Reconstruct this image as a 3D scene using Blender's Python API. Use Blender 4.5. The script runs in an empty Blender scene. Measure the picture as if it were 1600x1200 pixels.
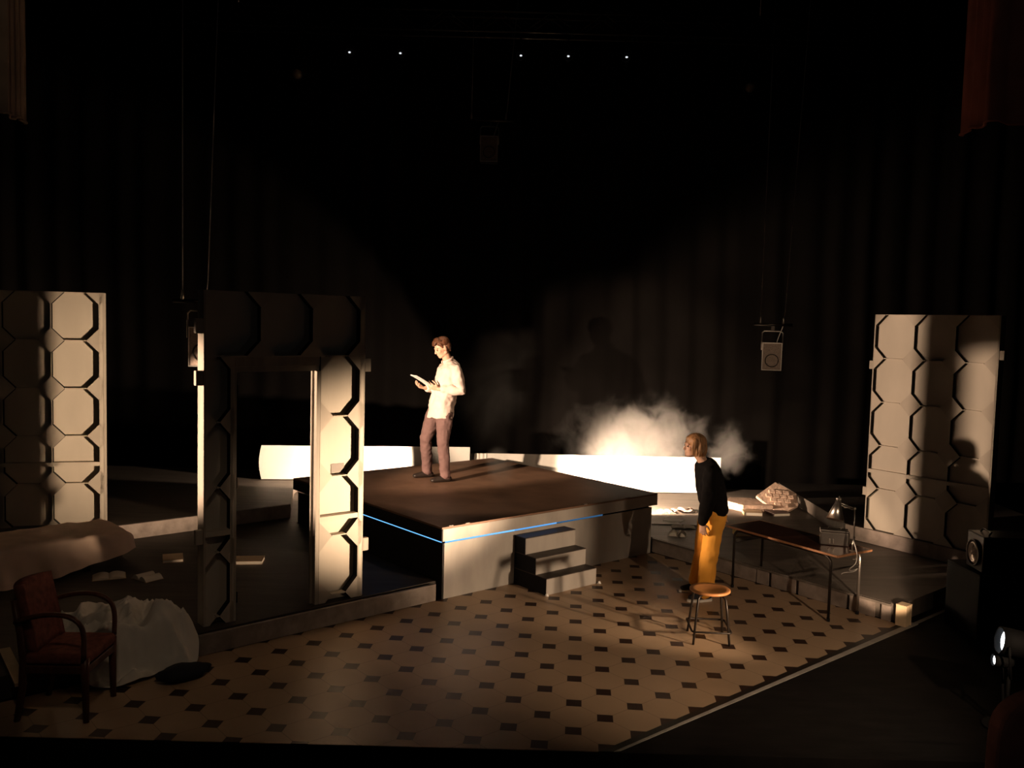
import bpy, bmesh, math, random
from mathutils import Vector, Matrix, noise

R = math.radians
scene = bpy.context.scene
COL = scene.collection
random.seed(7)

# ------------------------------------------------------------------ camera
CAM_H = 2.7378
F_PX = 1374.53
cam_data = bpy.data.cameras.new('camera')
cam_data.sensor_fit = 'HORIZONTAL'
cam_data.sensor_width = 36.0
cam_data.lens = F_PX / 1600.0 * 36.0
cam_data.clip_start = 0.05
cam = bpy.data.objects.new('camera', cam_data)
COL.objects.link(cam)
_p, _r = R(3.99246), R(-1.47863)
_fwd = Vector((0, math.cos(_p), -math.sin(_p)))
_right = Vector((1, 0, 0))
_down = _fwd.cross(_right)
_rx = math.cos(_r) * _right + math.sin(_r) * _down
_dn = -math.sin(_r) * _right + math.cos(_r) * _down
_up, _bk = -_dn, -_fwd
cam.matrix_world = Matrix(((_rx.x, _up.x, _bk.x, 0), (_rx.y, _up.y, _bk.y, 0),
                           (_rx.z, _up.z, _bk.z, CAM_H), (0, 0, 0, 1)))
scene.camera = cam

# ------------------------------------------------------------------ world and exposure
world = bpy.data.worlds.new('dark_house')
world.use_nodes = True
world.node_tree.nodes['Background'].inputs[0].default_value = (0.75, 0.85, 1.0, 1)
world.node_tree.nodes['Background'].inputs[1].default_value = 0.0003
scene.world = world
vs = scene.view_settings
vs.view_transform = 'Standard'
vs.look = 'None'
vs.exposure = 0.0
vs.gamma = 1.0
vs.use_curve_mapping = False
try:
    scene.cycles.use_denoising = True
    scene.cycles.max_bounces = 8
    scene.cycles.volume_bounces = 0
    scene.cycles.volume_step_rate = 1.0
    scene.cycles.sample_clamp_indirect = 4.0
except Exception:
    pass

# ------------------------------------------------------------------ stage lights
def spot(name, loc, aim, watts, half_deg, blend, color, radius=0.05):
    d = bpy.data.lights.new(name, 'SPOT')
    d.energy = watts
    d.color = color
    d.spot_size = R(half_deg * 2)
    d.spot_blend = blend
    d.shadow_soft_size = radius
    o = bpy.data.objects.new(name, d)
    COL.objects.link(o)
    o.location = loc
    o.rotation_euler = (Vector(aim) - Vector(loc)).to_track_quat('-Z', 'Y').to_euler()
    return o

WARM = (1.0, 0.70, 0.45)
WARM2 = (1.0, 0.72, 0.49)
KEY = (3.40, 6.015, 0.62)
# low lamp at the front right corner, aimed at the doorway
kb = spot('key_beam', KEY, (-1.25, 8.50, 1.26), 4600, 12.6, 1.0, WARM, 0.085)
kb.scale = (1.32, 1.0, 1.0)      # oval beam, wider than tall
spot('key_spill', KEY, (-0.20, 9.20, 0.38), 430, 18, 0.75, WARM, 0.05)
spot('post_fill', (3.30, 6.18, 0.475), (3.60, 8.20, 0.40), 400, 9.5, 0.45, WARM, 0.03)  # extra spot added to brighten the post and table end
# lamp standing off to the front right, sweeping the tiles
SIDE = (3.50, 3.60, 2.00)
spot('side_beam', SIDE, (1.25, 8.45, 0.20), 290, 33, 0.8, WARM, 0.035)
# two lamps in the left wing: one on the man, one shining through the doorway
MANL = (-4.05, 6.15, 2.10)
spot('man_beam', MANL, (-0.84, 10.95, 1.72), 3900, 13, 0.45, WARM2, 0.04)
WING = (-8.60, 5.65, 2.00)
spot('wing_beam', WING, (3.2, 9.15, 1.70), 5600, 7.4, 0.25, (1.0, 0.69, 0.47), 0.13)
# lamps on the floor behind the podium
spot('right_screen_beam', (1.35, 11.75, 0.42), (2.20, 13.10, 0.42), 1250, 56, 0.3, WARM2, 0.05)
spot('left_screen_beam', (-1.85, 12.0, 0.55), (-2.45, 13.0, 0.62), 460, 54, 0.12, WARM2, 0.03)
# weak overhead wash, then added fills that stand for no known lamp
spot('house_wash', (-0.6, 1.5, 6.6), (-2.5, 6.9, 0.0), 75, 12, 1.0, WARM, 0.3)
spot('podium_fill', (-0.45, 10.9, 6.4), (-0.45, 10.6, 0.7), 230, 17, 0.35, WARM, 0.08)  # added from above to even out the podium top
spot('drape_fill_left', (-1.5, 1.0, 6.0), (-3.5, 6.1, 5.0), 14, 11, 0.6, WARM, 0.1)  # added fill that lifts the left drape
spot('drape_fill_right', (1.5, 1.0, 6.0), (3.4, 6.2, 5.0), 1.7, 11, 0.6, WARM, 0.1)  # same kind of added fill, for the right drape
spot('speaker_fill', (-1.5, 1.0, 5.0), (3.5, 12.0, 2.42), 1100, 2.4, 0.7, WARM, 0.05)  # narrow fill added to brighten the right speaker
hl = bpy.data.lights.new('house_fill', 'POINT'); hl.energy = 7; hl.color = (1.0, 0.9, 0.8); hl.shadow_soft_size = 0.4  # unseen point light added to lift the seat and drapes
ho = bpy.data.objects.new('house_fill', hl); COL.objects.link(ho); ho.location = (0.0, -0.8, 5.4)

# ------------------------------------------------------------------ helpers
def mk(name, color, rough=0.7, metal=0.0, var=0.12, scale=6.0, bump=0.0, bscale=40.0, spec=0.4, stretch=None):
    m = bpy.data.materials.new(name)
    m.use_nodes = True
    nt = m.node_tree
    b = nt.nodes['Principled BSDF']
    b.inputs['Roughness'].default_value = rough
    b.inputs['Metallic'].default_value = metal
    b.inputs['Specular IOR Level'].default_value = spec
    tc = nt.nodes.new('ShaderNodeTexCoord')
    mp = nt.nodes.new('ShaderNodeMapping')
    if stretch:
        mp.inputs['Scale'].default_value = stretch
    nt.links.new(tc.outputs['Object'], mp.inputs[0])
    n = nt.nodes.new('ShaderNodeTexNoise')
    n.inputs['Scale'].default_value = scale
    n.inputs['Detail'].default_value = 5
    nt.links.new(mp.outputs[0], n.inputs['Vector'])
    rp = nt.nodes.new('ShaderNodeValToRGB')
    rp.color_ramp.elements[0].position = 0.3
    rp.color_ramp.elements[1].position = 0.7
    rp.color_ramp.elements[0].color = tuple(c * (1 - var) for c in color) + (1,)
    rp.color_ramp.elements[1].color = tuple(min(1, c * (1 + var)) for c in color) + (1,)
    nt.links.new(n.outputs['Fac'], rp.inputs[0])
    nt.links.new(rp.outputs[0], b.inputs['Base Color'])
    if bump > 0:
        n2 = nt.nodes.new('ShaderNodeTexNoise')
        n2.inputs['Scale'].default_value = bscale
        n2.inputs['Detail'].default_value = 4
        nt.links.new(mp.outputs[0], n2.inputs['Vector'])
        bp = nt.nodes.new('ShaderNodeBump')
        bp.inputs['Strength'].default_value = bump
        bp.inputs['Distance'].default_value = 0.02
        nt.links.new(n2.outputs['Fac'], bp.inputs['Height'])
        nt.links.new(bp.outputs[0], b.inputs['Normal'])
    return m

def emit(name, color, strength):
    m = bpy.data.materials.new(name)
    m.use_nodes = True
    nt = m.node_tree
    nt.nodes.remove(nt.nodes['Principled BSDF'])
    e = nt.nodes.new('ShaderNodeEmission')
    e.inputs[0].default_value = color + (1,)
    e.inputs[1].default_value = strength
    nt.links.new(e.outputs[0], nt.nodes['Material Output'].inputs[0])
    return m

def obj(name, bm, mat, parent=None, loc=None, rotz=None, smooth=False):
    bmesh.ops.recalc_face_normals(bm, faces=bm.faces[:])
    me = bpy.data.meshes.new(name)
    bm.to_mesh(me)
    bm.free()
    if smooth:
        for p in me.polygons:
            p.use_smooth = True
    if mat:
        me.materials.append(mat)
    o = bpy.data.objects.new(name, me)
    COL.objects.link(o)
    if parent:
        o.parent = parent
    if loc is not None:
        o.location = loc
    if rotz is not None:
        o.rotation_euler = (0, 0, rotz)
    return o

def tag(o, label, cat, group=None, kind=None):
    o['label'] = label
    o['category'] = cat
    if group:
        o['group'] = group
    if kind:
        o['kind'] = kind
    return o

def structure(o, label=None, cat=None):
    o['kind'] = 'structure'
    if label:
        o['label'] = label
    if cat:
        o['category'] = cat
    return o

def thing(name, label, cat, loc=(0, 0, 0), rotz=0.0, group=None):
    o = bpy.data.objects.new(name, None)
    o.empty_display_size = 0.2
    COL.objects.link(o)
    o.location = loc
    o.rotation_euler = (0, 0, rotz)
    return tag(o, label, cat, group)

def box(bm, x0, x1, y0, y1, z0, z1, mtx=None):
    co = [(x0, y0, z0), (x1, y0, z0), (x1, y1, z0), (x0, y1, z0),
          (x0, y0, z1), (x1, y0, z1), (x1, y1, z1), (x0, y1, z1)]
    v = [bm.verts.new(mtx @ Vector(c) if mtx else c) for c in co]
    for f in ((0, 3, 2, 1), (4, 5, 6, 7), (0, 1, 5, 4), (1, 2, 6, 5), (2, 3, 7, 6), (3, 0, 4, 7)):
        bm.faces.new([v[i] for i in f])
    return v

def prism(bm, pts, z0, z1, mtx=None):
    """polygon pts (x,y) extruded z0..z1"""
    lo = [bm.verts.new((mtx @ Vector((x, y, z0))) if mtx else (x, y, z0)) for x, y in pts]
    hi = [bm.verts.new((mtx @ Vector((x, y, z1))) if mtx else (x, y, z1)) for x, y in pts]
    n = len(pts)
    bm.faces.new(lo[::-1])
    bm.faces.new(hi)
    for i in range(n):
        bm.faces.new((lo[i], lo[(i + 1) % n], hi[(i + 1) % n], hi[i]))

def tube(bm, pts, rad, n=10, ref=None):
    """swept tube; rad = list of r or (ra, rb); ra lies along ref (projected)"""
    pts = [Vector(p) for p in pts]
    if not isinstance(rad, (list, tuple)):
        rad = [rad] * len(pts)
    rings = []
    prev = None
    for i, p in enumerate(pts):
        if i == 0:
            t = pts[1] - pts[0]
        elif i == len(pts) - 1:
            t = pts[-1] - pts[-2]
        else:
            t = (pts[i + 1] - p).normalized() + (p - pts[i - 1]).normalized()
        t.normalize()
        if ref is not None:
            a = Vector(ref) - t * t.dot(Vector(ref))
        elif prev is not None:
            a = prev - t * t.dot(prev)
        else:
            a = t.orthogonal()
        if a.length < 1e-5:
            a = t.orthogonal()
        a.normalize()
        prev = a
        b = t.cross(a)
        r = rad[i]
        ra, rb = (r if isinstance(r, (tuple, list)) else (r, r))
        rings.append([bm.verts.new(p + a * (ra * math.cos(2 * math.pi * k / n)) + b * (rb * math.sin(2 * math.pi * k / n))) for k in range(n)])
    for i in range(len(rings) - 1):
        for k in range(n):
            bm.faces.new((rings[i][k], rings[i][(k + 1) % n], rings[i + 1][(k + 1) % n], rings[i + 1][k]))
    bm.faces.new(rings[0][::-1])
    bm.faces.new(rings[-1])

def limb(bm, pts, rad, n=12, ref=None):
    """tube with rounded ends"""
    pts = [Vector(p) for p in pts]
    rad = list(rad) if isinstance(rad, (list, tuple)) else [rad] * len(pts)
    def sc(r, k):
        return (r[0] * k, r[1] * k) if isinstance(r, (tuple, list)) else r * k
    def mn(r):
        return min(r) if isinstance(r, (tuple, list)) else r
    d0 = (pts[0] - pts[1]).normalized()
    d1 = (pts[-1] - pts[-2]).normalized()
    P = [pts[0] + d0 * mn(rad[0]) * 0.98, pts[0] + d0 * mn(rad[0]) * 0.7] + pts + [pts[-1] + d1 * mn(rad[-1]) * 0.7, pts[-1] + d1 * mn(rad[-1]) * 0.98]
    Q = [sc(rad[0], 0.22), sc(rad[0], 0.72)] + rad + [sc(rad[-1], 0.72), sc(rad[-1], 0.22)]
    tube(bm, P, Q, n, ref)

def ball(bm, c, r, seg=14, rings=10, mtx=None):
    """ellipsoid"""
    if not isinstance(r, (tuple, list)):
        r = (r, r, r)
    m = Matrix.Translation(Vector(c)) @ (mtx.to_4x4() if mtx else Matrix.Identity(4)) @ Matrix.Diagonal(Vector((r[0], r[1], r[2], 1)))
    bmesh.ops.create_uvsphere(bm, u_segments=seg, v_segments=rings, radius=1, matrix=m)

def lathe(bm, prof, n=24, mtx=None, closed=True):
    """prof list of (r, z)"""
    rings = []
    for r, z in prof:
        rings.append([bm.verts.new((mtx @ Vector((r * math.cos(2 * math.pi * k / n), r * math.sin(2 * math.pi * k / n), z))) if mtx else
                                   (r * math.cos(2 * math.pi * k / n), r * math.sin(2 * math.pi * k / n), z)) for k in range(n)])
    for i in range(len(rings) - 1):
        for k in range(n):
            bm.faces.new((rings[i][k], rings[i][(k + 1) % n], rings[i + 1][(k + 1) % n], rings[i + 1][k]))
    if closed:
        bm.faces.new(rings[0][::-1])
        bm.faces.new(rings[-1])

def bez(a, b, c, d, n=10):
    a, b, c, d = map(Vector, (a, b, c, d))
    out = []
    for i in range(n + 1):
        t = i / n
        out.append(a * (1 - t) ** 3 + b * 3 * t * (1 - t) ** 2 + c * 3 * t * t * (1 - t) + d * t ** 3)
    return out

def bevel_mod(o, w=0.004, seg=2):
    m = o.modifiers.new('bevel', 'BEVEL')
    m.width = w
    m.segments = seg
    m.limit_method = 'ANGLE'
    return o

def remesh_mod(o, vox, smooth=6, fac=0.5):
    m = o.modifiers.new('remesh', 'REMESH')
    m.mode = 'VOXEL'
    m.voxel_size = vox
    m.use_smooth_shade = True
    if smooth:
        s = o.modifiers.new('smooth', 'SMOOTH')
        s.iterations = smooth
        s.factor = fac
    return o

_fold_tex = {}
def folds(o, scale, strength):
    if scale not in _fold_tex:
        t = bpy.data.textures.new('cloth_folds', 'CLOUDS')
        t.noise_scale = scale
        t.noise_depth = 1
        _fold_tex[scale] = t
    m = o.modifiers.new('folds', 'DISPLACE')
    m.texture = _fold_tex[scale]
    m.strength = strength
    m.mid_level = 0.5
    m.texture_coords = 'LOCAL'
    return o

def track(d, up=(0, 0, 1)):
    """rotation matrix with z along d"""
    return Vector(d).to_track_quat('Z', 'Y').to_matrix().to_4x4()

# stage diagonal frame
AE = R(40.59)
E1 = Vector((math.cos(AE), math.sin(AE), 0))
E2 = Vector((-math.sin(AE), math.cos(AE), 0))

# ------------------------------------------------------------------ materials
M_black_floor = mk('black_stage_floor', (0.009, 0.0075, 0.007), 0.7, var=0.35, spec=0.15, scale=3.0, bump=0.08, bscale=30, stretch=(1, 4, 1))
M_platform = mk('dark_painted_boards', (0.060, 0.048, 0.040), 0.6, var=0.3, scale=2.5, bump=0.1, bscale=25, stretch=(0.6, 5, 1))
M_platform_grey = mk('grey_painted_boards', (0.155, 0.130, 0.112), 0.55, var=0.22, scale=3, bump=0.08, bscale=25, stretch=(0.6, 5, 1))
M_fascia = mk('scuffed_fascia', (0.30, 0.245, 0.215), 0.7, var=0.3, scale=7, bump=0.15, bscale=30)
M_black = mk('matt_black', (0.010, 0.010, 0.011), 0.75, var=0.2, spec=0.25)
M_black_gloss = mk('black_gloss', (0.012, 0.011, 0.011), 0.28, var=0.2, spec=0.5)
M_curtain = mk('black_velour', (0.0033, 0.0027, 0.0025), 0.95, var=0.2, scale=1.5, spec=0.03)
M_house = mk('black_house_wall', (0.008, 0.008, 0.009), 0.9, var=0.1, spec=0.1)
M_flat = mk('painted_plywood_flat', (0.56, 0.50, 0.42), 0.72, var=0.10, scale=2.2, bump=0.06, bscale=12, stretch=(1, 1, 0.35))
M_flat_diamond = mk('painted_plywood_diamond', (0.50, 0.44, 0.37), 0.72, var=0.10, scale=2.2, bump=0.05, bscale=12)
M_edge_shade = mk('black_edge_shade', (0.012, 0.011, 0.010), 0.8, var=0.2, spec=0.2)  # shade put into the colour of the recess walls
M_frame = mk('timber_frame_paint', (0.42, 0.37, 0.31), 0.7, var=0.15, scale=4, stretch=(4, 4, 0.5))
M_white = mk('white_screen_cloth', (0.80, 0.77, 0.72), 0.85, var=0.04, scale=3, spec=0.2)
M_podium_top = mk('brown_lino_top', (0.20, 0.112, 0.072), 0.5, var=0.22, scale=3.2, bump=0.08, bscale=20)
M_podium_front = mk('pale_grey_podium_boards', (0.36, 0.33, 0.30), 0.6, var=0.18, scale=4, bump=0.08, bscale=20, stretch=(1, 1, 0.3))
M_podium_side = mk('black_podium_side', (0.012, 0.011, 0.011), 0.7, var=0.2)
M_tread = mk('dark_step_tread', (0.06, 0.045, 0.038), 0.55, var=0.2)
M_led = emit('blue_led_strip', (0.16, 0.50, 1.0), 1.4)
M_led_mid = emit('blue_led_strip_mid', (0.13, 0.45, 1.0), 0.95)
M_led_dim = emit('blue_led_strip_dim', (0.12, 0.42, 0.9), 0.25)
M_tape = mk('white_tape', (0.40, 0.37, 0.34), 0.6, var=0.2)
M_bed = mk('cream_bed_sheet', (0.80, 0.60, 0.48), 0.85, var=0.08, scale=3, spec=0.2)
M_mattress = mk('mattress_ticking', (0.45, 0.38, 0.30), 0.9)
M_sheet = mk('white_crumpled_cotton', (0.86, 0.82, 0.74), 0.85, var=0.06, spec=0.2)
M_dark_cloth = mk('dark_blue_cloth', (0.02, 0.022, 0.03), 0.9)
M_upholstery = mk('dark_red_upholstery', (0.26, 0.085, 0.065), 0.85, var=0.35, scale=22)
M_chair_wood = mk('dark_varnished_wood', (0.13, 0.050, 0.032), 0.4, var=0.3, scale=8, stretch=(4, 4, 0.6))
M_seat_wood = mk('varnished_beech', (0.55, 0.24, 0.09), 0.35, var=0.14, scale=6, stretch=(1, 6, 1))
M_table_wood = mk('reddish_table_edge', (0.42, 0.20, 0.10), 0.35, var=0.2, scale=6, stretch=(1, 6, 1))
M_table_top = mk('dark_glossy_tabletop', (0.075, 0.032, 0.022), 0.22, var=0.3, scale=5, stretch=(1, 6, 1), spec=0.5)
M_steel_dark = mk('dark_steel_tube', (0.035, 0.028, 0.024), 0.34, metal=0.6)
M_steel = mk('worn_steel', (0.40, 0.36, 0.33), 0.3, metal=0.9)
M_alu = mk('brushed_aluminium', (0.72, 0.66, 0.60), 0.3, metal=1.0, var=0.06)
M_grille = mk('speaker_grille', (0.17, 0.125, 0.10), 0.5, metal=0.2, var=0.3, scale=60)
M_cable = mk('steel_wire', (0.75, 0.70, 0.66), 0.5, metal=0.2)
M_paper = mk('aged_paper', (0.76, 0.70, 0.60), 0.8, var=0.06)
M_paper_white = mk('white_paper', (0.85, 0.83, 0.80), 0.8, var=0.03)
M_cover_dark = mk('dark_book_cover', (0.06, 0.035, 0.03), 0.5)
M_cover_tan = mk('tan_book_cover', (0.52, 0.36, 0.22), 0.6)
M_cover_pink = mk('pinkish_page', (0.62, 0.42, 0.36), 0.75)
M_stone = mk('pinkish_terracotta_slab', (0.50, 0.35, 0.27), 0.8, var=0.2, scale=14, bump=0.3, bscale=30)
M_yellow = mk('yellow_card', (0.85, 0.58, 0.18), 0.7)
M_skin = mk('skin', (0.62, 0.37, 0.26), 0.5, var=0.06, scale=9)
M_shirt = mk('pale_pink_cotton_shirt', (0.70, 0.56, 0.50), 0.85, var=0.06, scale=5, bump=0.25, bscale=9)
M_trousers = mk('mauve_brown_trousers', (0.155, 0.088, 0.082), 0.85, var=0.12, scale=6, bump=0.2, bscale=12)
M_shoe = mk('dark_leather', (0.025, 0.018, 0.015), 0.4)
M_hair_brown = mk('brown_hair', (0.10, 0.038, 0.018), 0.5, var=0.5, scale=30, stretch=(1, 1, 0.4), bump=0.4, bscale=60)
M_hair_blond = mk('light_brown_hair', (0.30, 0.155, 0.07), 0.45, var=0.45, scale=26, stretch=(1, 1, 0.25), bump=0.5, bscale=50)
M_eye = mk('dark_eye', (0.02, 0.015, 0.012), 0.2)
M_sweater = mk('black_knit', (0.006, 0.005, 0.005), 0.95, var=0.3, scale=30, spec=0.15)
M_yellow_cloth = mk('mustard_yellow_cloth', (0.93, 0.42, 0.055), 0.85, var=0.07, scale=4, bump=0.2, bscale=8)
M_rubber = mk('white_rubber_sole', (0.75, 0.72, 0.68), 0.6)
M_drape = mk('faded_hessian_drape', (0.62, 0.45, 0.33), 0.9, var=0.2, scale=5)
M_drape_red = mk('dark_red_drape', (0.55, 0.19, 0.14), 0.9, var=0.2, scale=5)
M_seat_red = mk('worn_red_velvet', (0.62, 0.26, 0.20), 0.9, var=0.3, scale=8)
M_lens = emit('hot_lamp_lens', (0.92, 0.97, 1.0), 9.0)
M_glint = emit('lens_glint_glow', (0.9, 0.95, 1.0), 0.9)  # serves painted lens glints and the lenses of lit lamps
M_fresnel = mk('fresnel_glass', (0.35, 0.30, 0.26), 0.15, metal=0.6, var=0.2, scale=30)
M_pebble = mk('white_plastic', (0.8, 0.78, 0.75), 0.4)

def tile_material():
    """octagon and dot floor: dots on a square lattice of 0.31 m"""
    m = bpy.data.materials.new('octagon_dot_lino')
    m.use_nodes = True
    nt = m.node_tree
    N, L = nt.nodes, nt.links
    b = N['Principled BSDF']
    tc = N.new('ShaderNodeTexCoord')
    sep = N.new('ShaderNodeSeparateXYZ')
    L.new(tc.outputs['Object'], sep.inputs[0])
    def math_(op, a, bv=None):
        n = N.new('ShaderNodeMath')
        n.operation = op
        for i, v in enumerate((a, bv)):
            if v is None:
                continue
            if isinstance(v, (int, float)):
                n.inputs[i].default_value = v
            else:
                L.new(v, n.inputs[i])
        return n.outputs[0]
    def cell(o):
        s = math_('MULTIPLY', o, 1 / 0.31)
        s = math_('ADD', s, 100.5)
        fr = math_('FRACT', s)
        return math_('ABSOLUTE', math_('SUBTRACT', fr, 0.5))
    qx, qy = cell(sep.outputs[0]), cell(sep.outputs[1])
    l1 = math_('ADD', qx, qy)
    dot = math_('LESS_THAN', l1, 0.252)
    line = math_('LESS_THAN', math_('MINIMUM', qx, qy), 0.008)
    # border beyond the last lattice line
    border = math_('GREATER_THAN', sep.outputs[0], 8 * 0.31)
    n1 = N.new('ShaderNodeTexNoise'); n1.inputs['Scale'].default_value = 1.3; n1.inputs['Detail'].default_value = 6
    L.new(tc.outputs['Object'], n1.inputs['Vector'])
    cr = N.new('ShaderNodeValToRGB')
    cr.color_ramp.elements[0].position = 0.35; cr.color_ramp.elements[1].position = 0.65
    cr.color_ramp.elements[0].color = (0.45, 0.315, 0.205, 1)
    cr.color_ramp.elements[1].color = (0.54, 0.38, 0.25, 1)
    L.new(n1.outputs['Fac'], cr.inputs[0])
    def mix(f, a, c):
        n = N.new('ShaderNodeMix'); n.data_type = 'RGBA'
        L.new(f, n.inputs[0])
        for i, v in ((6, a), (7, c)):
            if isinstance(v, tuple):
                n.inputs[i].default_value = v
            else:
                L.new(v, n.inputs[i])
        return n.outputs[2]
    c = mix(line, cr.outputs[0], (0.30, 0.21, 0.14, 1))
    c = mix(dot, c, (0.040, 0.020, 0.014, 1))
    c = mix(border, c, (0.018, 0.014, 0.012, 1))
    L.new(c, b.inputs['Base Color'])
    b.inputs['Roughness'].default_value = 0.42
    b.inputs['Specular IOR Level'].default_value = 0.35
    return m
M_tile = tile_material()

def ply_xy(name, pts, z0, z1, mat, parent=None):
    bm = bmesh.new()
    prism(bm, pts, z0, z1)
    return obj(name, bm, mat, parent)

# ------------------------------------------------------------------ the house (structure)
STAGE_FRONT = 5.47
o = ply_xy('floor', [(-9, STAGE_FRONT), (9, STAGE_FRONT), (9, 15.0), (-9, 15.0)], -1.0, 0.0, M_black_floor)
structure(o, 'black painted stage floor', 'floor')
o = ply_xy('floor.001', [(-9, -3), (9, -3), (9, STAGE_FRONT), (-9, STAGE_FRONT)], -1.2, -1.0, M_house)
structure(o, 'black auditorium floor in front of the stage', 'floor')
bm = bmesh.new(); box(bm, -9, 9, 15.0, 15.2, -1.2, 8.2); structure(obj('wall_back', bm, M_house))
bm = bmesh.new(); box(bm, -9.2, -9, -3, 15.2, -1.2, 8.2); structure(obj('wall_left', bm, M_house))
bm = bmesh.new(); box(bm, 9, 9.2, -3, 15.2, -1.2, 8.2); structure(obj('wall_right', bm, M_house))
bm = bmesh.new(); box(bm, -9.2, 9.2, -3, 15.2, 8.2, 8.4); structure(obj('ceiling', bm, M_house))

# tiled floor, laid on the stage floor, in its own lattice frame
TL_ORG = Vector((0.944818, 9.014552, 0))
TL_ROT = -0.86240
def to_lat(x, y):
    d = Vector((x, y, 0)) - TL_ORG
    c, s = math.cos(-TL_ROT), math.sin(-TL_ROT)
    return (d.x * c - d.y * s, d.x * s + d.y * c)
Ev = Vector((-math.sin(TL_ROT), math.cos(TL_ROT), 0))   # lattice y in world (= along the right edge)
Eu = Vector((math.cos(TL_ROT), math.sin(TL_ROT), 0))
EDGE_U = 8 * 0.31 + 0.055
def edge_pt(y):
    """point of the tile border (u = EDGE_U) at world y"""
    p = TL_ORG + Eu * EDGE_U
    t = (y - p.y) / Ev.y
    return p + Ev * t
a0 = edge_pt(STAGE_FRONT + 0.005); a1 = edge_pt(8.10)
tile_pts = [(-4.05, STAGE_FRONT + 0.005), (a0.x, a0.y), (a1.x, a1.y), (3.66, 8.14), (1.74, 10.50), (-0.55, 8.62), (-0.64, 8.50), (-2.5, 6.85)]
bm = bmesh.new(); prism(bm, [to_lat(*p) for p in tile_pts], 0.0005, 0.004)
o = obj('floor.002', bm, M_tile, loc=TL_ORG, rotz=TL_ROT)
structure(o, 'cream octagon and dark dot tiled floor', 'floor')
# white line along the tile edge
t0 = edge_pt(STAGE_FRONT + 0.01); t1 = edge_pt(8.16); t2 = edge_pt(9.05)
bm = bmesh.new()
w = 0.062
prism(bm, [(t0.x, t0.y), (t0.x + Eu.x * w, t0.y + Eu.y * w + 0.057), (t1.x + Eu.x * w, t1.y + Eu.y * w), (t1.x, t1.y)], 0.0005, 0.005)
prism(bm, [(t1.x + Eu.x * .012, t1.y + Eu.y * .012), (t1.x + Eu.x * .05, t1.y + Eu.y * .05), (t2.x + Eu.x * .04, t2.y + Eu.y * .04), (t2.x + Eu.x * .015, t2.y + Eu.y * .015)], 0.0005, 0.004)
tag(obj('floor_tape', bm, M_tape), 'long white tape line along the right edge of the tiled floor', 'tape')

# ------------------------------------------------------------------ platforms
def platform(name, pts, z0, z1, mat, label, fascias=()):
    t = thing(name, label, 'platform', (pts[0][0], pts[0][1], 0))
    bm = bmesh.new(); prism(bm, [(x - pts[0][0], y - pts[0][1]) for x, y in pts], z0, z1)
    obj('deck', bm, mat, t)
    for (a, b, zt, zb, th, fm, nm) in fascias:
        a = Vector((a[0], a[1], 0)); b = Vector((b[0], b[1], 0))
        d = (b - a).normalized(); n = Vector((d.y, -d.x, 0))
        bm = bmesh.new()
        q = [a, b, b + n * th, a + n * th]
        prism(bm, [(v.x - pts[0][0], v.y - pts[0][1]) for v in q], zb, zt)
        f = bevel_mod(obj(nm, bm, fm, t), 0.006)
    return t

ZL = 0.175     # low decks
ZH = 0.35      # upper decks
PB_C = Vector((-0.454, 10.66, 0)); PB_A = R(40.2)
D1v = Vector((math.cos(PB_A), math.sin(PB_A), 0)); D2v = Vector((-math.sin(PB_A), math.cos(PB_A), 0))
HB = 1.545     # half side of podium body
def pod(u, v):
    p = PB_C + D1v * u + D2v * v
    return (p.x, p.y)
BF, BR, BB, BL = pod(-HB, -HB), pod(HB, -HB), pod(HB, HB), pod(-HB, HB)
g = 0.012
GF = (BF[0] - 0.03, BF[1] - 0.0)
left_pts = [(-0.700, 8.535), (-4.09, STAGE_FRONT + 0.01), (-7.6, STAGE_FRONT + 0.01), (-7.6, 13.9), (-0.30, 13.9), (BB[0], BB[1] + 0.02), (BL[0] - 0.02, BL[1])]
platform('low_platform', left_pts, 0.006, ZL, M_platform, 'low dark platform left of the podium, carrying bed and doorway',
         [((-2.47, 6.895), (-0.712, 8.455), ZL - 0.002, 0.006, 0.035, M_fascia, 'fascia')])
right_pts = [(1.755, 10.56), (3.70, 8.13), (6.9, 10.86), (6.9, 13.9), (-0.28, 13.9), (BB[0] + 0.02, BB[1] + 0.01)]
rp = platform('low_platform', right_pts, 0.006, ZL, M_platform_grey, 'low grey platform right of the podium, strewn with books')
# right platform fascia made of separate boards
import itertools
fa = Vector((1.765, 10.53, 0)); fb = Vector((3.655, 8.16, 0)); fd = (fb - fa).normalized(); fn = Vector((-fd.y, fd.x, 0)) * -1
fn = Vector((fd.y, -fd.x, 0)); fn = fn if fn.y < 0 else -fn
seg = [0.0, 0.62, 1.40, 1.62, 1.66, 1.95, 2.02, 2.62, 2.66, 2.93, 3.03]
segs = [(0.0, 0.72), (0.735, 1.50), (1.515, 1.66), (1.70, 1.99), (2.03, 2.56), (2.60, 2.86), (2.93, 3.02)]
for i, (s0, s1) in enumerate(segs):
    p0, p1 = fa + fd * s0, fa + fd * s1
    bm = bmesh.new()
    th = 0.018
    prism(bm, [(v.x - right_pts[0][0], v.y - right_pts[0][1]) for v in (p0, p1, p1 + fn * th, p0 + fn * th)], 0.006, ZL - 0.022)
    obj('fascia_board', bm, M_fascia, rp)
bm = bmesh.new()
p0, p1 = fa + fd * 0.0, fa + fd * 3.02
prism(bm, [(v.x - right_pts[0][0], v.y - right_pts[0][1]) for v in (p0, p1, p1 + fn * 0.03, p0 + fn * 0.03)], ZL - 0.020, ZL + 0.001)
obj('nosing', bm, M_platform_grey, rp)
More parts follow.
